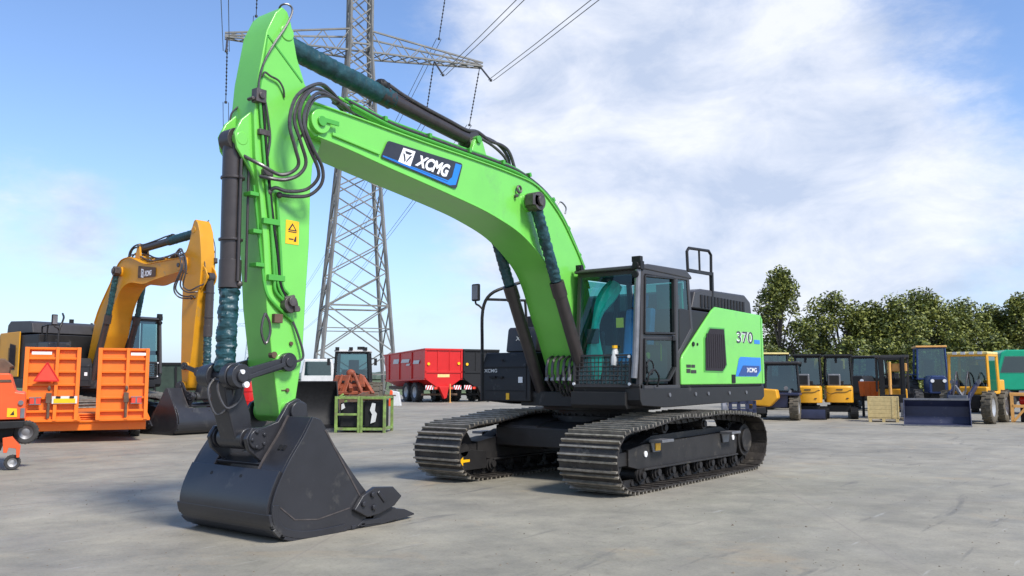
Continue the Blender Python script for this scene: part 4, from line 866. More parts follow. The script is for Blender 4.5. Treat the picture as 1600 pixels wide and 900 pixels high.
# ------------------------------------------------------------------ second excavator, behind on the left
ywd = (RT*.82 - FH*.57).normalized(); yrot = math.atan2(ywd.y, ywd.x)
yp = G(318, 23.6); yloc = Vector((yp.x, yp.y, 0)) - ywd*5.35*1.10
yel = root('crawler_excavator', 'yellow crawler excavator parked behind the orange ramp trailer', 'excavator', yloc, yrot, scale=1.10)
excavator(yel, 'yellow', 'brown', False)
LIFT = {'boom', 'logo_decal', 'dark_field', 'lettering', 'emblem_mark', 'hydraulic_pipe', 'pipe_clamp', 'lifting_eye', 'pipe_loop', 'boom_pin', 'boom_cylinder', 'rod_sleeve', 'rod_eye', 'cylinder_pipe', 'arm_cylinder', 'hose', 'hose_fitting', 'boom_lamp'}
def tuck(o, ac=False):
    # this machine holds its arm closer to the cab and its boom more steeply
    for c in kids(o):
        nm = c.name.split('.')[0]; a2 = ac or nm == 'arm_cylinder'
        if c.type == 'MESH':
            for v in c.data.vertices:
                x, z = v.co.x, v.co.z
                if a2: v.co.z += .16*min(1.1, max(0, (6.42-x)/3.15))
                elif z > 1.6 and x > .7 and nm in LIFT: v.co.z += .30*math.sin(math.pi*min(1, (x-.7)/3.9))**2
                if z > 1.05 and x < -.3: v.co.x = -.3+(x+.3)*.60
                elif a2: v.co.x -= 1.45*(1-(max(0, 6.42-x)/3.15)*(1-.52))
                elif z > 1.2 or x > 3.4: v.co.x -= 1.45*min(1, max(0, (x-1.5)/3.4))
        tuck(c, a2)
tuck(yel)

# ------------------------------------------------------------------ background machines
def tracer(px0, Z):
    k = Z/FPX
    return (lambda a, b: ((a-px0)*k, CP.z-(b-590.95)*k)), k
def mount(name, label, cat, px, Z, rz=0, group=None):
    g = G(px, Z)
    if px > 1100: rz -= math.atan((px-800)/FPX)      # the row on the right faces the middle of the yard
    return root(name, label, cat, (g.x, g.y, 0), FACE+rz, group)
def cabin(parent, x0, x1, y0, y1, z0, z1, m, gm='glass2', roof=None, taper=.06, post=.05, name='cab'):
    """open-framed glazed cab: posts, roof, four panes and a seat"""
    c = MB(); t = taper
    B = [(x0, y0), (x1, y0), (x1, y1), (x0, y1)]; T = [(x0+t, y0+t), (x1-t, y0+t), (x1-t, y1-t), (x0+t, y1-t)]
    for i in range(4):
        j = (i+1) % 4; c.beam(B[i]+(z0,), T[i]+(z1,), post); c.beam(B[i]+(z0+.02,), B[j]+(z0+.02,), post); c.beam(T[i]+(z1-.02,), T[j]+(z1-.02,), post)
    c.bb((x0, y0, z0-.03), (x1, y1, z0)); o = c.build(name, m, parent, bevel=.006)
    r = MB(); r.bb((x0-.03, y0-.05, z1), (x1+.03, y1+.03, z1+.09)); r.build('roof', roof or m, o, bevel=.03)
    for i in range(4):
        j = (i+1) % 4; w = MB(); w.add([B[i]+(z0+.03,), B[j]+(z0+.03,), T[j]+(z1-.03,), T[i]+(z1-.03,)], [(0, 1, 2, 3)]); w.build('window', gm, o)
    s = MB(); cx = (x0+x1)/2; cy = (y0+y1)/2; s.bb((cx-.22, cy-.2, z0), (cx+.22, cy+.25, z0+.4)); s.bb((cx-.22, cy+.2, z0+.35), (cx+.22, cy+.32, z0+.95)); s.build('seat', 'seat', o, bevel=.03)
    s = MB(); s.beam((cx, y0+.15, z0), (cx, y0+.35, z0+.6), .05); ring(s, (cx, y0+.38, z0+.62), .16, .015, 'z'); s.build('steering_wheel', 'black', o)
    return o

# --- orange low-loader with its two ramps folded up
def ramp_trailer():
    Z = 20.5; t = mount('low_loader_trailer', 'orange low-loader trailer with two tall loading ramps folded upright', 'trailer', 135, Z, rad(25)); t.scale = (.93,)*3; q, k = tracer(135, Z)
    d = MB(); d.bb((-1.38, .35, .55), (1.42, 8.5, .72))
    for i in range(5): d.bb((-1.36, .30-.0+.0, .44+.06*i), (1.40, .36+.05*i, .47+.06*i))
    d.bb((-1.40, .05, .30), (1.44, .30, .50)); d.bb((-1.38, .0, .50), (1.42, .10, .56))
    for x in (-1.36, 1.32): d.bb((x, .3, .60), (x+.08, 8.5, .86))
    d.build('deck', 'orange', t, bevel=.012)
    for i in range(3):
        y = 2.2+1.0*i
        for x in (-1.25, 1.25): wheel(t, (x, y, .38), .38, .24, 'tyre', 'rim', 'x', 14)
    for n_, (x0, x1) in enumerate(((-1.36, -.16), (.28, 1.44))):
        r = MB(); zb, zt = .56, 2.38
        P = lambda x, z: (x, -.08+.16*(z-zb)/(zt-zb)+.0, z)
        xc = x0+(x1-x0)*.56
        r.add([P(x0, zb), P(x1, zb), P(x1, zt), P(x0, zt)]+[(a, b+.012, c) for a, b, c in (P(x0, zb), P(x1, zb), P(x1, zt), P(x0, zt))], [(0, 1, 2, 3), (4, 7, 6, 5), (0, 1, 5, 4), (1, 2, 6, 5), (2, 3, 7, 6), (3, 0, 4, 7)])
        for x, w in ((x0, .10), (xc, .08), (x1-.05, .09)):
            a, b = Vector(P(x+.02, zb)), Vector(P(x+.02, zt)); o = Vector((0, -.07, 0)); r.beam(a+o, b+o, w, .14)
        for f in (.0, .13, .31, .49, .67, .85, .985):
            z = zb+(zt-zb)*f; a, b = Vector(P(x0, z)), Vector(P(x1, z)); o = Vector((0, -.05, 0)); r.beam(a+o, b+o, .10, .06)
        # flared foot
        r.prism([(x0-.02, zb-.02), (x1+.08, zb-.02), (x1+.08, zb+.04), (x1, zb+.22), (x1-.04, zb+.04), (x0+.02, zb+.04)], -.20, -.06)
        ro = r.build('ramp', 'orange', t, bevel=.008)
        s = MB(); zz = zt-.13; a = P(x0, zz); sx = x0+.12 if n_ == 0 else xc+.08; s.bb((sx, a[1]-.135, zz-.05), (sx+.44, a[1]-.128, zz+.02)); s.build('white_strip', 'white', ro)
        lx = x0+.14 if n_ == 0 else x1-.38
        s = MB(); s.bb((lx, -.24, .98), (lx+.24, -.16, 1.14)); lo = s.build('tail_light', 'redsign', t, bevel=.01)
        s = MB(); s.bb((lx-.01, -.245, 1.125), (lx+.25, -.15, 1.15)); s.bb((lx-.01, -.245, .965), (lx+.25, -.15, .985)); s.bb((lx+.10, -.246, .99), (lx+.14, -.24, 1.13)); s.build('light_bracket', 'steel', lo)
        s = MB(); hx = x0+.55 if n_ == 0 else x0+.66
        s.cyl((hx, -.20, .62), (hx, -.20, 1.10), .035, 10); s.bb((hx-.06, -.24, 1.0), (hx+.06, -.15, 1.25)); s.blob((hx, -.2, 1.36), (.04, .04, .07)); s.build('ramp_support', 'brown', t, bevel=.008)
    s = MB(); a = (-.88, 1.95); s.add([(-1.13, -.205, 1.56), (-.63, -.205, 1.56), (-.88, -.175, 1.98), (-1.13, -.195, 1.56), (-.63, -.195, 1.56), (-.88, -.165, 1.98)], [(0, 1, 2), (3, 5, 4), (0, 3, 4, 1), (1, 4, 5, 2), (2, 5, 3, 0)]); tr = s.build('warning_triangle', 'redsign', t)
    s = MB(); s.beam((-1.16, -.21, 1.545), (-.60, -.21, 1.545), .012, .03); s.beam((-1.15, -.21, 1.55), (-.88, -.18, 2.0), .012, .03); s.beam((-.61, -.21, 1.55), (-.88, -.18, 2.0), .012, .03); s.build('triangle_border', 'red', tr)
    s = MB(); s.bb((-.70, -.22, 1.0), (-.22, -.205, 1.11)); np_ = s.build('number_plate', 'sticker', t)
    s = MB(); s.bb((-.74, -.21, .985), (-.18, -.20, 1.17)); s.build('plate_holder', 'offwhite', np_)
    s = MB()
    for x in (-.60, -.30): s.bb((x-.05, -.235, 1.12), (x+.05, -.20, 1.17))
    s.build('plate_lamp', 'black', np_)
ramp_trailer()

# --- orange-red machine cut by the left edge
def left_machine():
    Z = 14.2; t = mount('yard_sweeper', 'orange-red yard machine with yellow sticker, cut off by the left edge', 'sweeper', 6, Z, rad(29)); q, k = tracer(10, Z)
    b = MB(); b.prism([q(*p) for p in [(-60, 584), (18, 583), (27, 612), (41, 614), (43, 655), (-60, 657)]], 0, 1.7); bo = b.build('body', 'orangered', t, bevel=.025)
    b = MB(); b.prism([q(*p) for p in [(-60, 594), (20, 593), (21, 597), (-60, 598)]], -.012, 0); b.build('rim_strip', 'brown', bo)
    b = MB(); b.prism([q(*p) for p in [(-40, 560), (9, 560), (23, 572), (17, 575), (16, 584), (-40, 585)]], .3, 1.3); b.build('hopper_lid', 'brown', t, bevel=.02)
    b = MB(); b.prism([q(*p) for p in [(17, 637), (30, 638), (31, 651), (17, 651)]], -.008, -.002); sk = b.build('warning_sticker', 'sticker', bo)
    b = MB(); b.prism([q(*p) for p in [(21, 648), (26, 641), (27, 648)]], -.012, -.009); b.build('sticker_mark', 'stickerblack', sk)
    b = MB(); x, z = q(35, 629); b.cyl((x, -.03, z), (x, .0, z), .04, 12); x, z = q(38, 645); b.bb((x-.03, -.02, z-.08), (x+.03, 0, z+.08)); b.build('lamp', 'steel', bo)
    b = MB(); b.prism([q(*p) for p in [(-60, 658), (42, 657), (40, 668), (-60, 672)]], -.05, 1.6); b.prism([q(*p) for p in [(-60, 690), (10, 688), (12, 703), (-60, 708)]], .1, 1.2); b.prism([q(*p) for p in [(-5, 670), (28, 668), (24, 690), (-5, 692)]], .2, 1.4); b.build('chassis', 'black', t, bevel=.015)
    x, z = q(44, 677); wheel(t, (x, .45, z), .20, .16, 'tyre', 'steel', 'y', 12, 'brush_wheel')
    b = MB(); b.prism([q(*p) for p in [(13, 683), (26, 681), (38, 697), (37, 714), (33, 714), (32, 700), (22, 698), (20, 706), (15, 706)]], .02, .09); b.prism([q(*p) for p in [(13, 683), (26, 681), (38, 697), (37, 714), (33, 714), (32, 700), (22, 698), (20, 706), (15, 706)]], .22, .29); b.build('caster_fork', 'orangered', t, bevel=.008)
    x, z = q(28, 706); wheel(t, (x, .155, .125), .125, .10, 'tyre', 'rim', 'y', 10, 'caster_wheel')
    for xx in (-.9,): wheel(t, (xx, .7, .3), .3, .2, 'tyre', 'rim', 'y', 14)
left_machine()

# --- machines in the middle distance
def wheel_loader():
    Z = 33; t = mount('wheel_loader', 'faded orange wheel loader with black glazed cab facing the camera', 'wheel loader', 546, Z, rad(6)); t.scale = (.93,)*3; q, k = tracer(552, Z)
    for x in (-.95, .95):
        wheel(t, (x, .6, .72), .72, .52, 'muddytyre', 'rustorange', 'x', 16); wheel(t, (x, 3.4, .72), .72, .52, 'muddytyre', 'rustorange', 'x', 16)
    b = MB(); b.bb((-.75, .1, .7), (.75, 1.3, 1.25)); b.bb((-.55, 1.2, .7), (.55, 4.3, 1.75)); b.bb((-.95, 1.6, 1.05), (.95, 2.6, 1.35)); b.build('chassis', 'rustorange', t, bevel=.04)
    b = MB(); b.bb((-.6, 3.0, 1.0), (.6, 4.6, 2.0)); b.build('engine_cover', 'rustorange', t, bevel=.08)
    cabin(t, -.72, .72, 1.2, 2.7, 1.45, 2.72, 'black', roof='offwhite', post=.09)
    b = MB()
    for x in (-.62, -.05, .55): b.bb((x-.08, 1.1, 2.78), (x+.08, 1.2, 2.92))
    b.bb((.2, 1.3, 2.82), (.5, 1.5, 2.95)); b.build('roof_lamp', 'black', t, bevel=.01)
    for s in (-1, 1):
        b = MB(); b.bb((s*.98-.06, 1.2, 2.15), (s*.98+.06, 1.25, 2.45)); b.beam((s*.70, 1.25, 2.5), (s*.98, 1.22, 2.4), .03); b.build('mirror', 'black', t)
        b = MB(); b.prism([(.9, 1.55), (.75, 1.80), (-.3, 1.25), (-1.1, .55), (-1.0, .35), (-.1, .90)], s*.50-.06, s*.50+.06, 'x') if False else b.beam((s*.5, .95, 1.62), (s*.5, -.1, 1.22), .13, .26); b.beam((s*.5, -.1, 1.24), (s*.5, -.85, .55), .12, .22); b.build('lift_arm', 'rustorange', t, bevel=.02)
        b = MB(); b.cyl((s*.25, .9, 1.1), (s*.25, -.3, .85), .06, 10); b.build('lift_cylinder', 'steel', t)
    b = MB(); b.bb((-.55, -.25, 1.0), (.55, .05, 1.28)); b.beam((-.1, .6, 1.75), (.1, -.5, 1.15), .16, .2); b.prism([(-.62, 1.30), (-.55, 1.72), (-.40, 1.75), (-.42, 1.25)], -.3, .3); b.prism([(.35, 1.25), (.42, 1.80), (.58, 1.72), (.66, 1.25)], -.3, .3); b.beam((-.95, -.3, .95), (-.50, .2, 1.55), .16, .22); b.beam((.95, -.3, .95), (.50, .2, 1.62), .16, .22); b.beam((-.15, -.3, 1.0), (.05, .1, 1.85), .20, .26); b.bb((-.85, -.42, .95), (.85, -.22, 1.10)); b.blob((.05, .0, 1.82), (.2, .12, .16)); b.cyl((-.5, -.45, 1.0), (-.25, -.35, 1.75), .07, 10); b.cyl((.55, -.45, 1.0), (.2, -.35, 1.8), .07, 10); b.bb((-.9, -.4, 1.2), (-.3, -.28, 1.34)); b.build('lift_frame', 'rustorange', t, bevel=.03)
    b = MB(); b.bb((-.5, -1.0, .35), (.5, -.85, .9)); b.build('quick_coupler', 'brown', t, bevel=.02)
wheel_loader()
def loader_bucket():
    Z = 25.6; t = mount('loader_bucket', 'big black loader bucket standing right behind the green arm', 'bucket', 485, Z, rad(20)); k = Z/FPX
    p = [(-.55, .02), (.35, .02), (.62, .25), (.68, .7), (.55, 1.2), (.30, 1.42), (.22, 1.40), (.42, 1.1), (.5, .7), (.46, .35), (.3, .12), (-.55, .06)]
    b = MB(); b.prism([(y, z) for y, z in p], -1.5, .80, 'x'); b.prism([(-.55, .02), (.35, .02), (.62, .25), (.68, .7), (.55, 1.2), (.30, 1.42)], .80, .84, 'x'); b.prism([(-.55, .02), (.35, .02), (.62, .25), (.68, .7), (.55, 1.2), (.30, 1.42)], -1.54, -1.5, 'x')
    b.build('shell', 'black', t, bevel=.015)
    b = MB(); b.bb((.60, -.2, .72), (.66, -.19, .76)) if False else b.bb((.842, .22, .66), (.848, .42, .80)); b.build('yellow_label', 'sticker', t)
    b = MB(); b.bb((-1.5, -.62, .0), (.84, -.50, .05)); b.build('cutting_edge', 'steel', t)
loader_bucket()
def stillage():
    Z = 24.2; t = mount('steel_stillage', 'old lime-green steel stillage filled with scrap, in front of the orange loader', 'stillage', 565, Z, rad(-4)); q, k = tracer(565, Z)
    b = MB()
    for y in (0, 1.0):
        for x in (-.70, -.06, .66): b.beam((x, y, 0), (x, y, 1.0), .075)
        for z in (.10, .96): b.beam((-.70, y, z), (.66, y, z), .06, .07)
        b.beam((-.70, y, .50), (-.06, y, .50), .05, .06)
    for x in (-.70, -.06, .66):
        for z in (.10, .96): b.beam((x, 0, z), (x, 1.0, z), .06)
    b.bb((-.68, .05, .10), (.64, .95, .13)); b.beam((.02, -.02, .0), (.02, -.02, 1.0), .06); b.beam((-.62, -.01, .98), (-.5, -.01, 1.06), .05)
    b.build('frame', 'limegreen', t, bevel=.006)
    b = MB(); b.bb((-.62, .1, .14), (-.10, .85, .82)); b.build('dark_crate', 'black', t, bevel=.03)
    b = MB(); b.bb((.06, .1, .14), (.60, .85, .88)); b.build('dark_crate', 'black', t, bevel=.03)
    b = MB(); rd = random.Random(4)
    for i in range(9): a = Vector((rd.uniform(-.6, .55), rd.uniform(.1, .9), 1.02)); b.beam(a, a+Vector((rd.uniform(-.5, .5), rd.uniform(-.3, .3), rd.uniform(-.04, .08))), .04, .04)
    b.bb((-.5, .1, .9), (.55, .9, .99)); b.build('scrap_load', 'brown', t)
    b = MB(); b.add([(.26, .04, .25), (.40, .04, .30), (.44, .04, .52), (.38, .04, .60), (.40, .04, .80), (.30, .04, .82), (.24, .04, .62), (.30, .04, .50)], [tuple(range(8))]); b.prism([(-.56, .62), (-.46, .68), (-.50, .80), (-.56, .78)], .02, .05); b.build('torn_sheet', 'offwhite', t)
stillage()
def white_lorry():
    Z = 46; t = mount('white_lorry', 'white lorry cab parked far behind, left of the orange loader', 'lorry', 497, Z, rad(10)); q, k = tracer(497, Z)
    b = MB(); b.prism([(-.9, .5), (.85, .5), (.85, 1.7), (.70, 2.52), (-.75, 2.52), (-.9, 1.7)], 0, 1.9); cb = b.build('cab', 'offwhite', t, bevel=.08)
    b = MB(); b.add([(-.72, -.012, 1.65), (.68, -.012, 1.65), (.60, -.012, 2.38), (-.64, -.012, 2.38)], [(0, 1, 2, 3)]); b.build('windshield', 'glass2', cb)
    b = MB(); b.bb((-.70, -.006, 1.66), (.66, -.002, 2.36)); b.build('windshield_seal', 'steel', cb)
    b = MB(); b.bb((-1.0, 2.0, .9), (2.8, 4.5, 1.2)); b.build('load_frame', 'black', t, bevel=.02)
    b = MB(); b.bb((1.5, 2.0, .7), (2.6, 4.2, 1.85)); b.build('load_body', 'offwhite', t, bevel=.05)
    for x in (-.75, .7): wheel(t, (x, .9, .48), .48, .28, 'tyre', 'rim', 'x', 14)
    for x in (2.2,): wheel(t, (x, 2.0, .48), .48, .28, 'tyre', 'rim', 'y', 14)
white_lorry()

def tipper(label, px, Z, rz, m, mside, word=None):
    t = mount('tipper_trailer', label, 'trailer', px, Z, rz)
    L = 7.0; w = 1.22
    b = MB(); b.prism([(-w, 1.45), (-w, 3.28), (w, 3.32), (w, 1.45), (.45, .95), (-.45, .95)], 0, .08); rp = b.build('tailgate', m, t, bevel=.02)
    b = MB(); b.bb((-w-.05, -.05, 1.82), (w+.05, 0, 1.95)); b.bb((-w-.06, -.08, 3.22), (w+.06, .10, 3.34)); b.bb((-w-.06, -.05, 1.5), (-w+.06, 0, 3.3)); b.bb((w-.06, -.05, 1.5), (w+.06, 0, 3.34))
    for x in (-.4, .4): b.bb((x-.03, -.035, 1.95), (x+.03, 0, 3.25))
    b.build('tailgate_frame', m, rp, bevel=.01)
    if word:
        b = MB(); b.bb((-.40, -.01, 1.56), (.40, -.004, 1.74)); b.build('name_strip', 'cream', rp)
    b = MB(); b.cyl((-1.02, -.06, 2.38), (-1.02, -.02, 2.38), .09, 12); b.cyl((1.02, -.06, 2.42), (1.02, -.02, 2.42), .09, 12); b.build('reflector', 'sticker', rp)
    b = MB()
    for s in (-1, 1):
        b.add([(s*w, .08, 1.45), (s*w, L, 1.3), (s*w, L+.5, 3.05), (s*w, .08, 3.28), (s*(w-.08), .08, 1.45), (s*(w-.08), L, 1.3), (s*(w-.08), L+.5, 3.05), (s*(w-.08), .08, 3.28)], [(0, 1, 2, 3), (4, 7, 6, 5), (0, 4, 5, 1), (1, 5, 6, 2), (2, 6, 7, 3), (3, 7, 4, 0)])
        b.add([(s*w, .08, 1.45), (s*w, L, 1.3), (s*.45, L, .95), (s*.45, .08, .95), (s*w*.99, .08, 1.5), (s*w*.99, L, 1.35), (s*.44, L, 1.0), (s*.44, .08, 1.0)], [(0, 1, 2, 3), (4, 7, 6, 5), (0, 4, 5, 1), (1, 5, 6, 2), (2, 6, 7, 3), (3, 7, 4, 0)])
    b.bb((-w, L, 1.3), (w, L+.1, 3.0)); bd = b.build('hopper', mside, t, bevel=.01)
    b = MB()
    for s in (-1, 1):
        b.beam((s*(w+.03), .0, 3.30), (s*(w+.03), L+.5, 3.07), .08, .08); b.beam((s*(w+.03), .0, 1.45), (s*(w+.03), L, 1.30), .08, .10)
        for y in (2.2, 4.4, 6.4): b.beam((s*(w+.02), y, 1.4), (s*(w+.02), y, 3.15), .04, .08)
    b.build('side_rail', m, bd, bevel=.01)
    if word:
        b = MB()
        for y0_, y1_, z0_, z1_ in ((4.6, 5.6, 2.45, 2.75), (2.7, 4.1, 2.50, 2.72), (1.0, 2.0, 2.40, 2.62), (2.6, 3.2, 2.30, 2.42)): b.add([(-w-.05, y0_, z0_), (-w-.05, y1_, z0_), (-w-.05, y1_-.15, z1_), (-w-.05, y0_-.15, z1_)], [(0, 1, 2, 3)])
        b.build('white_marking', 'offwhite', bd)
    b = MB(); b.bb((-.45, .2, .75), (.45, L+1.6, .97)); b.bb((-1.1, .05, .95-.1), (1.1, .20, 1.0)); b.bb((-w, .6, .42), (w, .72, .55)); b.build('chassis', 'black' if not word else 'brown', t, bevel=.02)
    for y in (1.9, 3.4):
        for x in (-.98, .98): wheel(t, (x, y, .62), .62, .46, 'tyre', 'rim', 'x', 14)
    for s in (-1, 1):
        b = MB(); b.bb((s*.95-.25, -.02, .80), (s*.95+.25, .02, 1.06)); ch = b.build('chevron_board', 'white', t)
        b = MB()
        for j in (-1, 0, 1): b.add([(s*.95+j*.17-.09, -.026, .80), (s*.95+j*.17-.01, -.026, .80), (s*.95+j*.17+.09, -.026, 1.06), (s*.95+j*.17+.01, -.026, 1.06)], [(0, 1, 2, 3)])
        b.build('chevron_stripe', 'red', ch)
        b = MB(); b.bb((s*.5-.12, -.04, .82), (s*.5+.12, 0, .96)); b.build('tail_light', 'redsign', t)
    b = MB(); b.prism([(-.42, .98), (.25, .98), (.10, .3), (-.05, .22)], -.30, .0); b.build('unloading_chute', m, t, bevel=.02)
    b = MB(); b.cyl((.32, -.30, .02), (.32, -.30, 1.15), .035, 8); b.bb((.24, -.36, .0), (.40, -.24, .03)); b.build('prop_stand', 'woodorange' if word else 'black', t)
    return t
tipper('bright red tipping trailer seen from its tailgate, with red and white chevron boards', 693, 54, rad(28), 'red', 'red', True)
tipper('black tipping trailer beside the red one, half behind the green excavator', 752, 55.5, rad(28), 'black', 'black')
def cone_block():
    t = mount('barrier_block', 'striped red and white barrier block beside the red trailer wheels', 'barrier', 617, 47); b = MB(); b.prism([(-.35, 0), (.35, 0), (.22, .75), (-.25, .85)], 0, .4); b.build('block', 'offwhite', t, bevel=.03)
    b = MB(); b.prism([(-.352, 0), (-.1, 0), (-.1, .8), (-.25, .87)], -.01, .41); b.build('red_panel', 'orangered', t, bevel=.02)
cone_block()
def tank():
    t = mount('green_skip', 'dark green waste skip behind the yellow excavator bucket', 'skip', 292, 37, rad(8)); b = MB()
    b.prism([(-1.6, .25), (1.6, .25), (1.9, 2.1), (-1.9, 2.1)], 0, 2.0); b.build('body', mat('skip_green', (.03, .05, .035), .6, var=.3, scale=3, dirt=(.08, .06, .04), dirt_amt=.1), t, bevel=.03)
    b = MB()
    for x in (-1.2, -.4, .4, 1.2): b.beam((x, -.03, .3), (x*1.15, -.03, 2.0), .06, .08)
    b.bb((-1.95, -.06, 2.06), (1.95, 2.06, 2.16)); b.bb((-1.5, .1, 0), (-1.3, 1.9, .26)); b.bb((1.3, .1, 0), (1.5, 1.9, .26)); b.build('rib', 'black', t, bevel=.01)
tank()
def drum():
    t = mount('red_drum', 'red drum standing behind the green arm, above the bucket', 'drum', 392, 27)
    b = MB(); b.tube([(0, 0, .55), (0, 0, .6), (0, 0, 1.35), (0, 0, 1.42)], [.26, .30, .30, .26], 20)
    for z in (.8, 1.1): b.cyl((0, 0, z-.012), (0, 0, z+.012), .312, 20)
    b.build('shell', 'red', t)
    b = MB(); b.bb((-.4, -.35, .0), (.4, .35, .5)); b.bb((-.42, -.37, .48), (.42, .37, .55)); b.build('stand', 'black', t, bevel=.02)
drum()

# --- row of machines on the right
def telehandler():
    Z = 31.5; t = mount('telescopic_loader', 'dark blue telescopic loader with yellow hood, nearest the excavator tail', 'loader', 1207, Z, rad(-8)); q, k = tracer(1200, Z)
    for x, y in ((.75, .0), (-.75, .0), (.75, 2.2), (-.75, 2.2)): wheel(t, (x, y, .46), .46, .32, 'muddytyre', 'rim', 'x', 16)
    b = MB(); b.bb((-.55, -.3, .45), (.55, 2.9, .95)); b.bb((-.95, -.35, .88), (.95, .45, .98)); b.bb((-.95, 1.7, .88), (.95, 2.7, .98)); b.build('chassis', 'blue', t, bevel=.03)
    b = MB(); b.prism([(-.7, .55), (.0, .50), (.3, .8), (.25, 1.1), (-.5, 1.15), (-.75, .95)], -.95, -.35); b.build('hood', 'yellow2', t, bevel=.05)
    cabin(t, -.35, .85, .5, 1.75, 1.0, 2.02, 'black', roof='hood', post=.07)
    b = MB(); b.bb((-.3, .55, 1.0), (.8, .62, 1.42)); b.bb((-.2, .7, 1.0), (.7, 1.0, 1.3)); b.build('dashboard', 'black', t, bevel=.02)
    for x in (-.5, .5): b = MB(); b.tube([(x*1.2, -.3, .95), (x*1.2, .0, 1.05), (x*1.2, .4, .95)], .05, 6); b.cyl((x, -.36, 1.15), (x, -.28, 1.15), .07, 12); b.build('headlight', 'steel', t)
    b = MB(); b.beam((-.62, 2.6, 1.45), (-.62, .9, .85), .12, .16); b.beam((-.62, 2.2, 1.15), (-.62, 1.4, .60), .08, .08); b.build('lift_arm', 'blue', t, bevel=.02)
telehandler()
def attachment():
    Z = 29.8; t = mount('machine_attachment', 'blue steel attachment with square holes lying left of the row of machines', 'attachment', 1156, Z, rad(4))
    b = MB(); b.bb((-.40, 0, .08), (.50, .12, .20)); b.bb((-.40, 0, .62), (.50, .12, .74))
    for x in (-.40, -.12, .16, .40): b.bb((x, 0, .08), (x+.12, .12, .74))
    b.bb((-.40, 0, .36), (.50, .12, .46)); b.bb((-.40, .12, .08), (.5, .9, .16)); b.build('frame', 'blue', t, bevel=.01)
    b = MB(); b.cyl((-.62, .4, .40), (-.42, .4, .40), .40, 24); b.build('roller', 'steel', t, bevel=.03)
    b = MB(); b.bb((.5, .1, .3), (.85, .7, .5)); b.build('bracket', 'black', t, bevel=.02)
attachment()
def mini_excavator(label, px, Z, rz, blade):
    t = mount('mini_excavator', label, 'excavator', px, Z, rz, 'mini excavators seen from behind')
    for s in (-1, 1):
        b = MB(); p = sp2([(-.65, .0), (0, 0), (.65, .0), (.86, .2), (.66, .40), (0, .38), (-.66, .40), (-.86, .2), (-.65, 0)], 4)
        b.prism([(y+.55, z) for y, z in p[:-1]], s*.50-.13, s*.50+.13, 'x')
        for i in range(0, len(p)-1, 1): a = p[i]; b.bb((s*.50-.14, a[0]+.53, a[1]-.015), (s*.50+.14, a[0]+.57, a[1]+.02))
        b.build('track', 'black', t)
    b = MB(); b.bb((-.40, .1, .25), (.40, 1.0, .50)); b.cyl((0, .55, .5), (0, .55, .60), .3, 20); b.build('undercarriage', 'charcoal2', t, bevel=.02)
    b = MB(); pl = [(-.50, .08), (-.44, -.12), (-.25, -.20), (.25, -.20), (.44, -.12), (.50, .08), (.50, .4), (-.50, .4)]
    vs = [(x, y, .60) for x, y in pl]+[(x, y, 1.16) for x, y in pl]+[(x*.94, y*.9+.02, 1.22) for x, y in pl]; n = 8
    b.add(vs, [tuple(range(n)), tuple(range(3*n-1, 2*n-1, -1))]+[(r*n+i, (r+1)*n+i, (r+1)*n+(i+1) % n, r*n+(i+1) % n) for r in (0, 1) for i in range(n)]); cw = b.build('counterweight', 'yellow2', t, bevel=.02, sharp=30)
    b = MB(); b.tube(spline([(-.42, -.14, .98), (-.30, -.20, .92), (-.1, -.212, .98), (.25, -.212, 1.0), (.36, -.18, 1.06), (.44, -.13, 1.06)], 4), .010, 6); b.bb((-.10, -.216, 1.06), (.12, -.204, 1.10)); b.bb((.24, -.216, .74), (.32, -.204, .78)); b.build('seam', 'stickerblack', cw)
    b = MB(); b.bb((-.48, .40, .60), (.48, 1.25, .74)); b.bb((-.48, .3, 1.18), (.2, .55, 1.40)); b.build('deck', 'black', t, bevel=.02)
    cabin(t, -.46, .48, .30, 1.25, 1.22, 2.30, 'black', post=.06, taper=.05)
    b = MB(); b.bb((-.44, .34, 1.22), (.46, .42, 1.72)); b.bb((-.1, .34, 1.7), (.0, .40, 2.28)); b.bb((.2, .5, 1.3), (.42, .8, 1.85)); b.build('rear_panel', 'black', t, bevel=.01)
    b = MB(); b.bb((-.38, .06, 1.20), (.08, .28, 1.66)); b.build('radiator_housing', 'steel', t, bevel=.04)
    b = MB(); b.bb((-.32, .045, 1.26), (.02, .06, 1.60)); b.build('radiator_grille', 'black', t)
    b = MB(); b.beam((.2, 1.3, .9), (.3, 2.2, 2.2), .14, .2); b.beam((.3, 2.2, 2.2), (.3, 3.2, 2.0), .12, .18); b.beam((.3, 3.2, 2.1), (.3, 3.3, .8), .1, .14); b.build('boom', 'yellow2', t, bevel=.02)
    if blade:
        b = MB(); b.prism([(-.55, .06), (-.48, .02), (-.50, .18), (-.46, .36), (-.53, .38), (-.57, .2)], -.60, .60, 'x'); b.build('dozer_blade', 'blue', t, bevel=.01)
        for s in (-1, 1): b = MB(); b.beam((s*.3, -.5, .2), (s*.3, .2, .3), .08, .1); b.build('blade_arm', 'black', t)
    return t
mini_excavator('yellow and black mini excavator with blue dozer blade, left of its twin', 1261, 32.0, rad(-2), True)
mini_excavator('yellow and black mini excavator without blade, right of its twin', 1310, 32.4, rad(3), False)
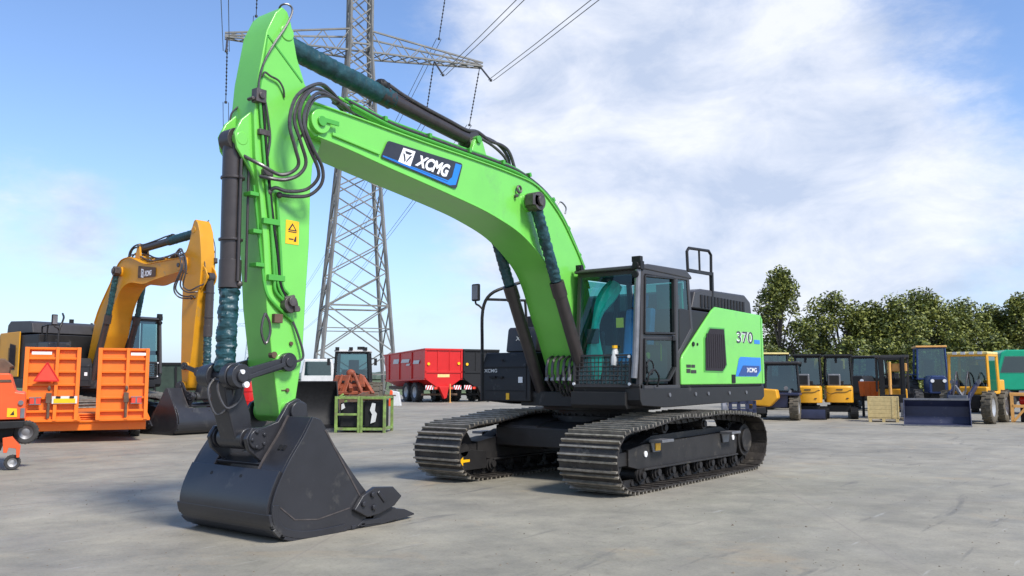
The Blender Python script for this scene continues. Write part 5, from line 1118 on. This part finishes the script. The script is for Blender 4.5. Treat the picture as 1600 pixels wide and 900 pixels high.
def orange_rack():
    t = mount('orange_hopper', 'small orange ribbed hopper standing behind the pallet crate', 'hopper', 1358, 34); b = MB()
    b.prism([(-.35, .80), (.30, .80), (.36, 1.38), (-.40, 1.38)], 0, .6)
    for x in (-.2, .0, .2): b.bb((x-.025, -.04, .82), (x+.025, 0, 1.38))
    b.build('body', 'orange', t, bevel=.015)
    b = MB(); b.bb((-.3, .05, 0), (-.2, .15, .8)); b.bb((.2, .05, 0), (.3, .15, .8)); b.bb((-.3, .45, 0), (-.2, .55, .8)); b.bb((.2, .45, 0), (.3, .55, .8)); b.build('leg', 'black', t)
orange_rack()
def pallet_crate():
    Z = 30; t = mount('pallet_crate', 'pale wooden pallet crate standing before the forklift', 'crate', 1378, Z)
    b = MB()
    for i in range(5): b.bb((-.50, 0, .15+.14*i), (.50, .02, .285+.14*i)); b.bb((-.50, 0+.0, .15+.14*i), (-.48, .8, .285+.14*i)); b.bb((.48, 0, .15+.14*i), (.50, .8, .285+.14*i))
    b.bb((-.50, .78, .15), (.50, .80, .85)); b.bb((-.50, 0, .85), (.50, .80, .865)); b.build('box', 'wood', t, bevel=.003)
    b = MB(); b.bb((.27, -.012, .14), (.34, 0, .86)); b.bb((-.50, -.012, .14), (-.46, 0, .86)); b.bb((.46, -.012, .14), (.50, 0, .86)); b.build('batten', 'wood', t)
    b = MB(); b.bb((-.50, 0, .11), (.50, .8, .135))
    for x in (-.48, -.05, .38): b.bb((x, 0, .0), (x+.10, .8, .11))
    b.build('pallet', 'wood', t, bevel=.004)
pallet_crate()
def forklift():
    Z = 32.2; t = mount('forklift', 'black forklift with tall mast and overhead guard behind the pallet crate', 'forklift', 1394, Z); q, k = tracer(1394, Z)
    b = MB()
    for x in (-.38, .38): b.bb((x-.06, 0, .06), (x+.06, .14, 2.28)); b.bb((x*.8-.04, .02, .1), (x*.8+.04, .12, 2.2))
    for z in (.3, 1.2, 2.22): b.bb((-.40, .03, z-.05), (.40, .11, z+.05))
    m = b.build('mast', 'black', t, bevel=.008)
    b = MB(); b.cyl((-.08, .06, .8), (-.08, .06, 2.1), .06, 12); b.build('lift_cylinder', 'woodorange', m)
    b = MB(); b.bb((-.45, -.05, .45), (.45, 0, .9)); b.build('fork_carriage', 'black', m, bevel=.01)
    for x in (-.3, .3): b = MB(); b.bb((x-.06, -.95, .1), (x+.06, -.05, .14)); b.bb((x-.06, -.08, .1), (x+.06, -.04, .6)); b.build('fork', 'steel', m)
    b = MB(); b.bb((-.50, .5, .35), (.50, 2.3, 1.1)); b.build('body', 'yellow2', t, bevel=.05)
    b = MB(); b.bb((.0, .20, 1.75), (.52, .5, 2.05)); b.build('orange_panel', 'woodorange', t, bevel=.02)
    g = MB(); g.bb((-.58, .1, 2.26), (.60, 1.9, 2.36))
    for x in (-.54, .54): g.beam((x, .35, 1.0), (x, .25, 2.28), .07); g.beam((x, 1.75, 1.0), (x, 1.8, 2.28), .07)
    g.build('overhead_guard', 'hood', t, bevel=.01)
    g = MB(); g.bb((-.45, .55, 1.1), (.45, .62, 1.45)); g.bb((-.3, .7, 1.1), (.3, 1.5, 1.5)); g.tube([(.1, .65, 1.45), (.05, .9, 1.75)], .03, 8); g.build('dashboard', 'black', t, bevel=.02)
    for x in (-.45, .45): wheel(t, (x, .55, .32), .32, .22, 'tyre', 'rim', 'x', 14); wheel(t, (x, 2.0, .28), .28, .2, 'tyre', 'rim', 'x', 14)
    b = MB(); b.bb((-.2, 1.2, 1.1), (.25, 1.6, 1.3)); b.bb((-.2, 1.55, 1.2), (.25, 1.65, 1.7)); b.build('seat', 'seat', t, bevel=.03)
forklift()
def tractor(label, px, Z, rz, m, mroof, zc=2.75):
    t = mount('tractor', label, 'tractor', px, Z, rz)
    for x in (-.8, .8): wheel(t, (x, 2.2, .80), .80, .48, 'tyre', m if m != 'black' else 'rim', 'x', 16); wheel(t, (x, -.1, .5), .50, .36, 'tyre', 'rim', 'x', 16)
    b = MB(); b.prism([(-.38, .8), (.38, .8), (.40, 1.35), (.28, 1.62), (-.28, 1.62), (-.40, 1.35)], -.6, 1.3); h = b.build('bonnet', m, t, bevel=.06)
    b = MB(); b.bb((-.26, -.615, .9), (.26, -.60, 1.45)); b.build('front_grille', 'black', h)
    for x in (-.25, .25): b = MB(); b.cyl((x, -.63, 1.38), (x, -.6, 1.38), .08, 12); b.build('headlight', 'white', h)
    b = MB(); b.bb((-.3, -.3, .5), (.3, 2.6, .85)); b.bb((-.9, -.16, .45), (.9, -.04, .55)); b.build('chassis', 'black', t, bevel=.02)
    for s in (-1, 1): b = MB(); b.tube([(s*.8, 1.5, 1.45), (s*.8, 1.8, 1.66), (s*.8, 2.3, 1.70), (s*.8, 2.8, 1.5)], .0 or .03, 6); b.bb((s*.8-.25, 1.7, 1.64), (s*.8+.25, 2.6, 1.70)); b.build('mudguard', m, t, bevel=.02)
    cabin(t, -.65, .65, 1.2, 2.6, 1.45, zc, m, roof=mroof, post=.07)
    return t
tractor('dark blue tractor with orange-edged roof standing behind the yellow loader', 1463, 40, rad(8), 'bluecab', 'woodorange', 2.95)
tractor('dark tractor with pale yellow roof behind the telescopic loader', 1226, 42, rad(20), 'black', 'cream', 2.68)
tractor('dark machine with grey roof seen between the right mini excavator and the orange hopper', 1343, 41, rad(-14), 'black', 'hood', 2.5)
def yellow_loader():
    Z = 29.0; t = mount('compact_loader', 'yellow compact wheel loader with wide dark blue bucket lowered to the ground', 'wheel loader', 1506, Z, rad(-16)); t.scale = (.82, .82, 1.0); q, k = tracer(1500, Z)
    for x, y in ((.78, .0), (-.78, .0), (.78, 1.9), (-.78, 1.9)): wheel(t, (x, y+.4, .55), .55, .38, 'muddytyre', 'rim', 'x', 16)
    b = MB(); b.bb((-.55, .1, .50), (.55, 3.2, .95)); b.build('chassis', 'black', t, bevel=.03)
    b = MB(); b.bb((-.30, .2, .95), (.78, .7, 1.22)); b.bb((-.75, 1.9, .95), (.75, 2.9, 1.45)); b.build('body', 'yellow2', t, bevel=.05)
    cabin(t, -.75, .75, .6, 2.0, 1.0, 2.30, 'yellow2', roof='cream', post=.09, taper=.03)
    for i in range(4): b = MB(); b.bb((-.55+.32*i, .52, 2.30), (-.38+.32*i, .56, 2.39)); b.build('roof_lamp', 'offwhite', t)
    for s in (-1, 1): b = MB(); b.beam((s*.38, .5, 1.35), (s*.38, -.6, .95), .10, .16); b.beam((s*.38, -.6, 1.0), (s*.38, -1.1, .5), .10, .16); b.build('lift_arm', 'blue', t, bevel=.01)
    b = MB(); b.cyl((0, .3, 1.1), (0, -.9, .85), .05, 10); b.bb((-.35, -.95, .4), (.35, -.82, .95)); b.beam((-.2, -.5, 1.25), (.25, -.7, .7), .08, .1); b.build('tilt_linkage', 'steel', t, bevel=.01)
    b = MB(); b.cyl((.5, .12, 1.38), (.5, .2, 1.38), .08, 12); b.cyl((-.5, .12, 1.38), (-.5, .2, 1.38), .08, 12); b.build('headlight', 'steel', t)
    b = MB(); b.bb((-.62, .75, 1.02), (.62, .95, 1.35)); b.bb((-.2, .8, 1.3), (.3, 1.0, 1.6)); b.cyl((.3, .9, 1.2), (.35, .9, 2.0), .03, 8); b.build('dashboard', 'black', t, bevel=.02)
    for x in (-.25, .18): hose([(x, .2, 1.2), (x+.05, -.2, 1.7), (x+.1, -.6, 1.5), (x+.05, -.8, .9)], .03, 5, 7).build('hydraulic_hose', 'hose', t)
    return t
yellow_loader()
def blue_bucket():
    Z = 27.6; t = mount('digging_bucket', 'wide dark blue shovel bucket open towards the camera, before the yellow loader', 'bucket', 1461, Z, rad(1))
    p = [(-.25, .02), (.35, .02), (.52, .25), (.50, .62), (.30, .82), (.27, .79), (.45, .6), (.46, .28), (.32, .07), (-.25, .05)]
    b = MB(); b.prism([(y, z) for y, z in p], -.93, .93, 'x'); b.build('shell', 'blue', t, bevel=.006)
    for s in (-1, 1): b = MB(); b.prism([(-.25, .02), (.35, .02), (.52, .25), (.50, .62), (.30, .84), (.12, .80), (-.10, .35)], s*.93, s*.96, 'x'); b.build('side_plate', 'blue', t, bevel=.008)
    b = MB(); b.bb((-.96, .24, .80), (.96, .34, .86)); b.build('top_rail', 'steel', t); b = MB(); b.bb((-.96, -.36, .0), (.96, -.22, .04)); b.build('cutting_edge', 'steel', t)
blue_bucket()
def rear_cab():
    t = mount('small_dumper', 'yellow-framed dumper with lilac canopy between loader and green truck', 'dumper', 1541, 38); b = MB()
    cabin(t, -.38, .30, .2, 1.3, 1.45, 2.32, 'yellow2', roof=mat('lilac_roof', (.28, .24, .55), .5), post=.08); b.bb((-.55, .0, .6), (.45, 2.4, 1.42)); b.build('body', 'yellow2', t, bevel=.04)
    for x in (-.5, .4): wheel(t, (x, .3, .45), .45, .3, 'tyre', 'rim', 'x', 14); wheel(t, (x, 1.9, .45), .45, .3, 'tyre', 'rim', 'x', 14)
rear_cab()
def green_truck():
    Z = 36; t = mount('green_truck', 'teal green truck cab at the right edge of the yard', 'truck', 1596, Z, rad(14)); q, k = tracer(1578, Z)
    b = MB(); b.prism([(-.92, 1.08), (-.98, 1.35), (-.92, 1.75), (-.72, 2.55), (-.50, 2.68), (1.1, 2.68), (1.1, 1.0), (-.80, 1.0)], 0, 2.2); cb = b.build('cab', 'truckgreen', t, bevel=.06)
    b = MB(); b.add([(-.78, -.012, 1.72), (.18, -.012, 1.72), (.18, -.012, 2.42), (-.58, -.012, 2.42)], [(0, 1, 2, 3)]); b.build('window', 'glass2', cb)
    b = MB(); b.add([(-.74, -.006, 1.75), (.14, -.006, 1.75), (.14, -.006, 2.38), (-.56, -.006, 2.38)], [(0, 1, 2, 3)]); b.build('window_lining', 'seat', cb)
    b = MB(); b.bb((.36, -.05, .8), (.46, .0, 2.70)); b.build('exhaust_stack', 'black', t, bevel=.01)
    b = MB(); b.bb((-.9, .1, .55), (4.5, 2.1, 1.0)); b.bb((-.15, -.06, .84), (1.4, .1, 1.0)); b.build('chassis', 'black', t, bevel=.02)
    b = MB(); b.bb((-.15, -.09, .86), (.75, -.06, .98)); b.build('grey_step', 'steel', t, bevel=.01)
    b = MB(); b.bb((.6, .0, 1.7), (1.25, .02, 2.3)); b.build('rear_side_pane', 'glass2', cb)
    for x in (-.75, 2.6, 3.8): wheel(t, (x, .15, .55), .55, .34, 'tyre', 'rim', 'y', 16)
    b = MB(); b.bb((1.3, .1, 1.0), (5.0, 2.2, 2.4)); b.build('load_body', 'truckgreen', t, bevel=.03)
green_truck()
def trestle():
    Z = 29.6; t = mount('timber_trestle', 'orange timber trestle with diagonal brace at the right edge', 'trestle', 1602, Z)
    b = MB(); b.bb((-.50, 0, .90), (.9, .7, 1.0))
    for x in (-.44, .0, .8):
        for y in (.05, .65): b.bb((x-.05, y-.05, 0), (x+.05, y+.05, .90))
    b.beam((-.40, .0, .05), (0, .0, .55), .04, .08); b.bb((-.46, 0, .50), (.02, .06, .60)); b.build('frame', 'woodorange', t, bevel=.006)
    r = mount('red_casing', 'red cylindrical casing lying on the shelf of the timber trestle', 'casing', 1607, Z+.3); b = MB(); b.tube([(-.32, .1, .73), (-.28, .1, .73), (.6, .1, .73), (.62, .1, .73)], [.10, .155, .155, .12], 18); b.build('shell', 'red', r)
    b = MB(); b.bb((-.3, -.02, .0), (.6, .22, .572)); b.build('base', 'black', r, bevel=.02)
    c = mount('concrete_block', 'grey concrete block standing beside the timber trestle', 'block', 1562, Z+1.5); b = MB(); b.bb((-.22, 0, 0), (.25, .5, .18)); b.bb((-.20, .02, .18), (.22, .48, .42)); b.build('block', 'offwhite', c, bevel=.02)
trestle()

# ------------------------------------------------------------------ pylons and power lines
pd = (RT*20.3+FH*6.6).normalized(); wd = (FH*20.3-RT*6.6).normalized()          # along the crossarm / along the line
def pylon(name, label, loc, m, bw=.10, sc=1.):
    t = root(name, label, 'pylon', loc, 0, scale=sc)
    X = Vector((pd.x, pd.y, 0)); Y = Vector((wd.x, wd.y, 0))
    def hw(z): return (6.0+(2.85-6.0)*z/20.2)/2 if z < 20.2 else (2.85+(1.75-2.85)*min(1, (z-20.2)/9))/2
    def c(z, i): s = hw(z); return X*(s if i in (0, 1) else -s)+Y*(s if i in (1, 2) else -s)+Vector((0, 0, z))
    b = MB(); lv = [0, 3.6, 7.2, 9.9, 12.4, 14.7, 16.8, 18.6, 20.2, 21.8, 23.3, 24.8, 26.3, 27.7, 29.1, 30.7, 32.3, 34, 35.8, 37.4, 39.5, 42, 46]
    for k in range(len(lv)-1):
        z0, z1 = lv[k], lv[k+1]
        for i in range(4):
            j = (i+1) % 4; b.beam(c(z0, i), c(z1, i), bw*1.9, bw*1.9)
            b.beam(c(z0, i), c(z1, j), bw*.8); b.beam(c(z0, j), c(z1, i), bw*.8)
            if k in (2, 8, 11, 14): b.beam(c(z0, i), c(z0, j), bw*1.1)
            if k < 2: b.beam(c((z0+z1)/2, i), (c(z0, i)+c(z0, j)+c(z1, i)+c(z1, j))/4, bw*.6); b.beam(c((z0+z1)/2, j), (c(z0, i)+c(z0, j)+c(z1, i)+c(z1, j))/4, bw*.6)
    b.build('tower', m, t)
    for zb, half, dz in ((28.45, 10.7, 1.8), (36.2, 8.4, 1.6)):
        for s in (-1, 1):
            b = MB(); n = 9; T = X*(s*half)+Vector((0, 0, zb+.35)); w = hw(zb)
            for e in (-1, 1):
                a0 = X*(s*w)+Y*(e*w)+Vector((0, 0, zb)); a1 = X*(s*w)+Y*(e*w)+Vector((0, 0, zb+dz))
                q0 = T+Y*(e*.25)+Vector((0, 0, -.2)); q1 = T+Y*(e*.25)+Vector((0, 0, .1)); b.beam(a0, q0, bw*1.1); b.beam(a1, q1, bw*1.1)
                for k in range(n):
                    f0, f1 = k/n, (k+1)/n; b.beam(a0.lerp(q0, f0), a1.lerp(q1, f1), bw*.6) if k % 2 else b.beam(a1.lerp(q1, f0), a0.lerp(q0, f1), bw*.6)
            A = [X*(s*w)+Y*(e*w)+Vector((0, 0, zb)) for e in (-1, 1)]; Q = [T+Y*(e*.25)+Vector((0, 0, -.2)) for e in (-1, 1)]
            for k in range(n):
                f0, f1 = k/n, (k+1)/n; b.beam(A[0].lerp(Q[0], f0), A[1].lerp(Q[1], f1), bw*.55); b.beam(A[1].lerp(Q[1], f0), A[0].lerp(Q[0], f1), bw*.55)
            b.build('crossarm', m, t)
    return t
PZ = G(555, 70)*1.0; PC = CP+FH*70-RT*12.8; PC.z = 0
near = pylon('pylon', 'tall lattice power pylon rising behind the green boom, wires on wide crossarms', (PC.x, PC.y, 0), 'galv', .12)
FC = PC+wd*400; FC.z = 0
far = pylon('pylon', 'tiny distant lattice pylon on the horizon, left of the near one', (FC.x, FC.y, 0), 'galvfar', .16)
atts = [(-10.5, 28.65, 'at the left end of the lower crossarm'), (6.4, 28.65, 'midway along the right lower crossarm'), (10.5, 28.65, 'at the right end of the lower crossarm'), (-8.3, 36.4, 'above, to the left of the tower'), (7.6, 36.4, 'above, to the right of the tower')]
def span(p0, p1, sag, n=28): return [p0.lerp(p1, i/n)-Vector((0, 0, 4*sag*(i/n)*(1-i/n))) for i in range(n+1)]
for s_, z_, lab in atts:
    P = PC+pd*s_+Vector((0, 0, z_)); ins = []
    for sg, drop in ((1, 4.3), (-1, 2.4)):
        E = P+wd*(sg*3.4)-Vector((0, 0, drop)); ins.append(E)
        t = root('insulator_string', 'dark insulator string %s, %s' % ('leaning away' if sg > 0 else 'leaning towards the camera', lab), 'insulator', P, 0, 'insulator strings on the near pylon')
        b = MB(); D = E-P; nn = 14; b.tube([(0, 0, 0), tuple(D)], .035, 6)
        for k in range(nn):
            a = D*(.12+.8*k/nn); b.tube([a, a+D.normalized()*.12], .085, 8, r2=.05)
        b.cyl(D-Vector((0, 0, .08)), D+Vector((0, 0, .08)), .12, 8); b.build('disc_stack', 'insul', t)
    t = root('power_line', 'pair of dark conductors hanging %s' % lab, 'power line', P, 0, 'power lines on the near pylon')
    for nm, E, tgt in (('far_conductor', ins[0], P+wd*396-Vector((0, 0, 3.2))), ('near_conductor', ins[1], P-wd*330-Vector((0, 0, 2.4)))):
        for o_ in (-.22, .22):
            b = MB(); b.tube([q_-P for q_ in span(E+pd*o_, tgt+pd*o_, 9.5)], .028, 5); b.build(nm, 'wire', t)

# ------------------------------------------------------------------ loose grit and crumbs of soil on the slab
def grit():
    rd = random.Random(12); b = MB()
    for i in range(700):
        Z = 5.5+16*rd.random()**1.6; p = G(rd.uniform(-60, 1660), Z); s = rd.uniform(.004, .012)*(1.6 if rd.random() < .08 else 1)
        q = [Vector((rd.uniform(-1, 1), rd.uniform(-1, 1), 0))*s for _ in range(1)][0]; c = Vector((p.x, p.y, 0))
        a0 = rd.uniform(0, 6.28); base = [c+Vector((math.cos(a0+k*1.57), math.sin(a0+k*1.57), 0))*s*rd.uniform(.6, 1.2) for k in range(4)]; top = c+Vector((0, 0, s*rd.uniform(.4, .9)))+q*.3
        b.add(base+[top], [(0, 1, 4), (1, 2, 4), (2, 3, 4), (3, 0, 4)])
    o = b._build('grit', mat('grit', (.15, .12, .085), .9, var=.5, scale=3)); tag(o, 'loose grit and crumbs of soil scattered over the concrete', 'grit', kind='stuff')
grit()

# ------------------------------------------------------------------ vegetation
LEAF = [mat('leaf_mid', (.11, .135, .024), .6, var=.3, scale=2), mat('leaf_light', (.20, .215, .035), .6, var=.25, scale=2), mat('leaf_dark', (.045, .065, .015), .65, var=.3, scale=2)]
BARK = mat('bark', (.09, .075, .06), .85, var=.3, scale=5)
def tree(name, label, cat, px, Z, H, R, n, seed, group=None, z0=.22, gap=.5, ls=.20, squash=1.):
    rd = random.Random(seed); g = G(px, Z); t = root(name, label, cat, (g.x, g.y, 0), rd.uniform(0, 6), group)
    tr = MB(); base = [(0, 0, 0), (.1*R*rd.uniform(-1, 1), .1*R*rd.uniform(-1, 1), H*.35), (.12*R*rd.uniform(-1, 1), .1*R*rd.uniform(-1, 1), H*.9)]
    P = spline(base, 6); tr.tube(P, [H*.017*(1-.9*i/(len(P)-1))+.02 for i in range(len(P))], 8)
    cl = []
    nc = max(8, int(14*gap*R))
    for i in range(nc):
        f = rd.random()**.8; zz = H*(z0+(1-z0)*f); prof = math.sin(math.pi*min(1, (.18+.82*f)**.9))**.6*(1 if f < .8 else .8)
        a = rd.uniform(0, 6.283); rr = R*prof*rd.uniform(.25, .95); cl.append((Vector((rr*math.cos(a), rr*math.sin(a)*squash, zz)), R*rd.uniform(.20, .42)))
        s0 = P[min(len(P)-1, int(len(P)*max(.15, f*.7)))]; tr.tube([s0, s0.lerp(cl[-1][0], .5)+Vector((0, 0, .1*R)), cl[-1][0]], [.045*R*.6, .03*R*.6, .012], 5)
    cl.append((Vector((0, 0, H*.93)), R*.25))
    tr.build('trunk', BARK, t)
    b = MB(); vs = []; fs = []; mi = []; tot = sum(r*r for _, r in cl)
    for c, r in cl:
        shade = rd.random()
        for _ in range(int(n*r*r/tot)):
            d = Vector((rd.gauss(0, 1), rd.gauss(0, 1), rd.gauss(0, 1))); d.normalize(); p = c+d*(r*rd.random()**.45); p.z = max(.1, p.z)
            u = Vector((rd.gauss(0, 1), rd.gauss(0, 1), rd.gauss(0, .6))).normalized(); w = u.cross(Vector((rd.gauss(0, 1), rd.gauss(0, 1), rd.gauss(0, 1)))).normalized(); s = ls*rd.uniform(.6, 1.3); k = len(vs)
            vs += [tuple(p-u*s), tuple(p+w*s*.55), tuple(p+u*s), tuple(p-w*s*.55)]; fs.append((k, k+1, k+2, k+3))
            mi.append(1 if rd.random() < .25+.35*(shade > .6) else (2 if rd.random() < .3 else 0))
    me = bpy.data.meshes.new('crown'); me.from_pydata(vs, [], fs)
    for l_ in LEAF: me.materials.append(l_)
    me.polygons.foreach_set('material_index', mi); o = bpy.data.objects.new('crown', me); COL.objects.link(o); o.parent = t
    return t
tree('tree', 'tallest airy tree just right of the excavator tail', 'tree', 1224, 68, 9.4, 3.1, 9500, 11, 'trees behind the machines', z0=.10, gap=.62, ls=.135)
tree('tree', 'ragged tree with a one-sided open crown, second from the excavator', 'tree', 1312, 70, 8.5, 3.2, 9000, 25, 'trees behind the machines', z0=.12, gap=.60, ls=.135)
for i, (px, Z, H, R, lab) in enumerate(((1284, 74, 4.6, 2.4, 'low rounded tree filling the gap between the two airy trees'), (1366, 70, 6.9, 3.0, 'dense green tree behind the forklift mast'), (1404, 69, 7.3, 3.4, 'broad leafy tree rising above the forklift roof'), (1452, 71, 7.9, 3.8, 'highest point of the dense trees, above the blue tractor'),
                                       (1506, 72, 7.4, 3.6, 'dense tree above the yellow compact loader'), (1552, 74, 6.9, 3.2, 'lighter tree behind the small dumper'), (1600, 72, 7.8, 3.0, 'dark tree above the green truck at the right edge'), (1660, 73, 8.0, 3.2, 'tree standing just beyond the right edge of the view'))):
    tree('tree', lab, 'tree', px, Z, H, R, 11000, 40+i, 'trees behind the machines', z0=.05, gap=1.0, ls=.135)
for i, (px, Z, H, R, lab) in enumerate(((1205, 62, 3.4, 2.0, 'bush at the foot of the tallest airy tree'), (1262, 63, 3.0, 2.2, 'bush behind the left mini excavator'), (1330, 62, 4.1, 2.2, 'bush behind the right mini excavator'), (1385, 63, 3.8, 2.2, 'bush behind the pallet crate and forklift'),
                                       (1440, 62, 4.0, 2.2, 'bush behind the blue tractor bonnet'), (1500, 63, 4.2, 2.2, 'bush behind the yellow loader cab'), (1560, 62, 4.0, 2.2, 'bush behind the green truck'), (1620, 62, 4.0, 2.2, 'bush past the right edge of the green truck'))):
    tree('bush', lab, 'bush', px, Z, H, R, 4200, 70+i, 'bushes under the trees', z0=.0, gap=1.2, ls=.13)
def treeline():
    rd = random.Random(5); m = mat('far_woods', (.09, .125, .10), .9, var=.35, scale=.08); b = MB()
    for i in range(240):
        px = -900+i*14; Z = rd.uniform(560, 700); g = G(px, Z); h = rd.uniform(5, 9.5); b.blob((g.x, g.y, h*.35), (rd.uniform(6, 11), rd.uniform(6, 11), h*.65), 7, 5)
    o = b.build('distant_woods', m); tag(o, 'thin dark line of far woods on the horizon', 'woods', kind='stuff')
treeline()
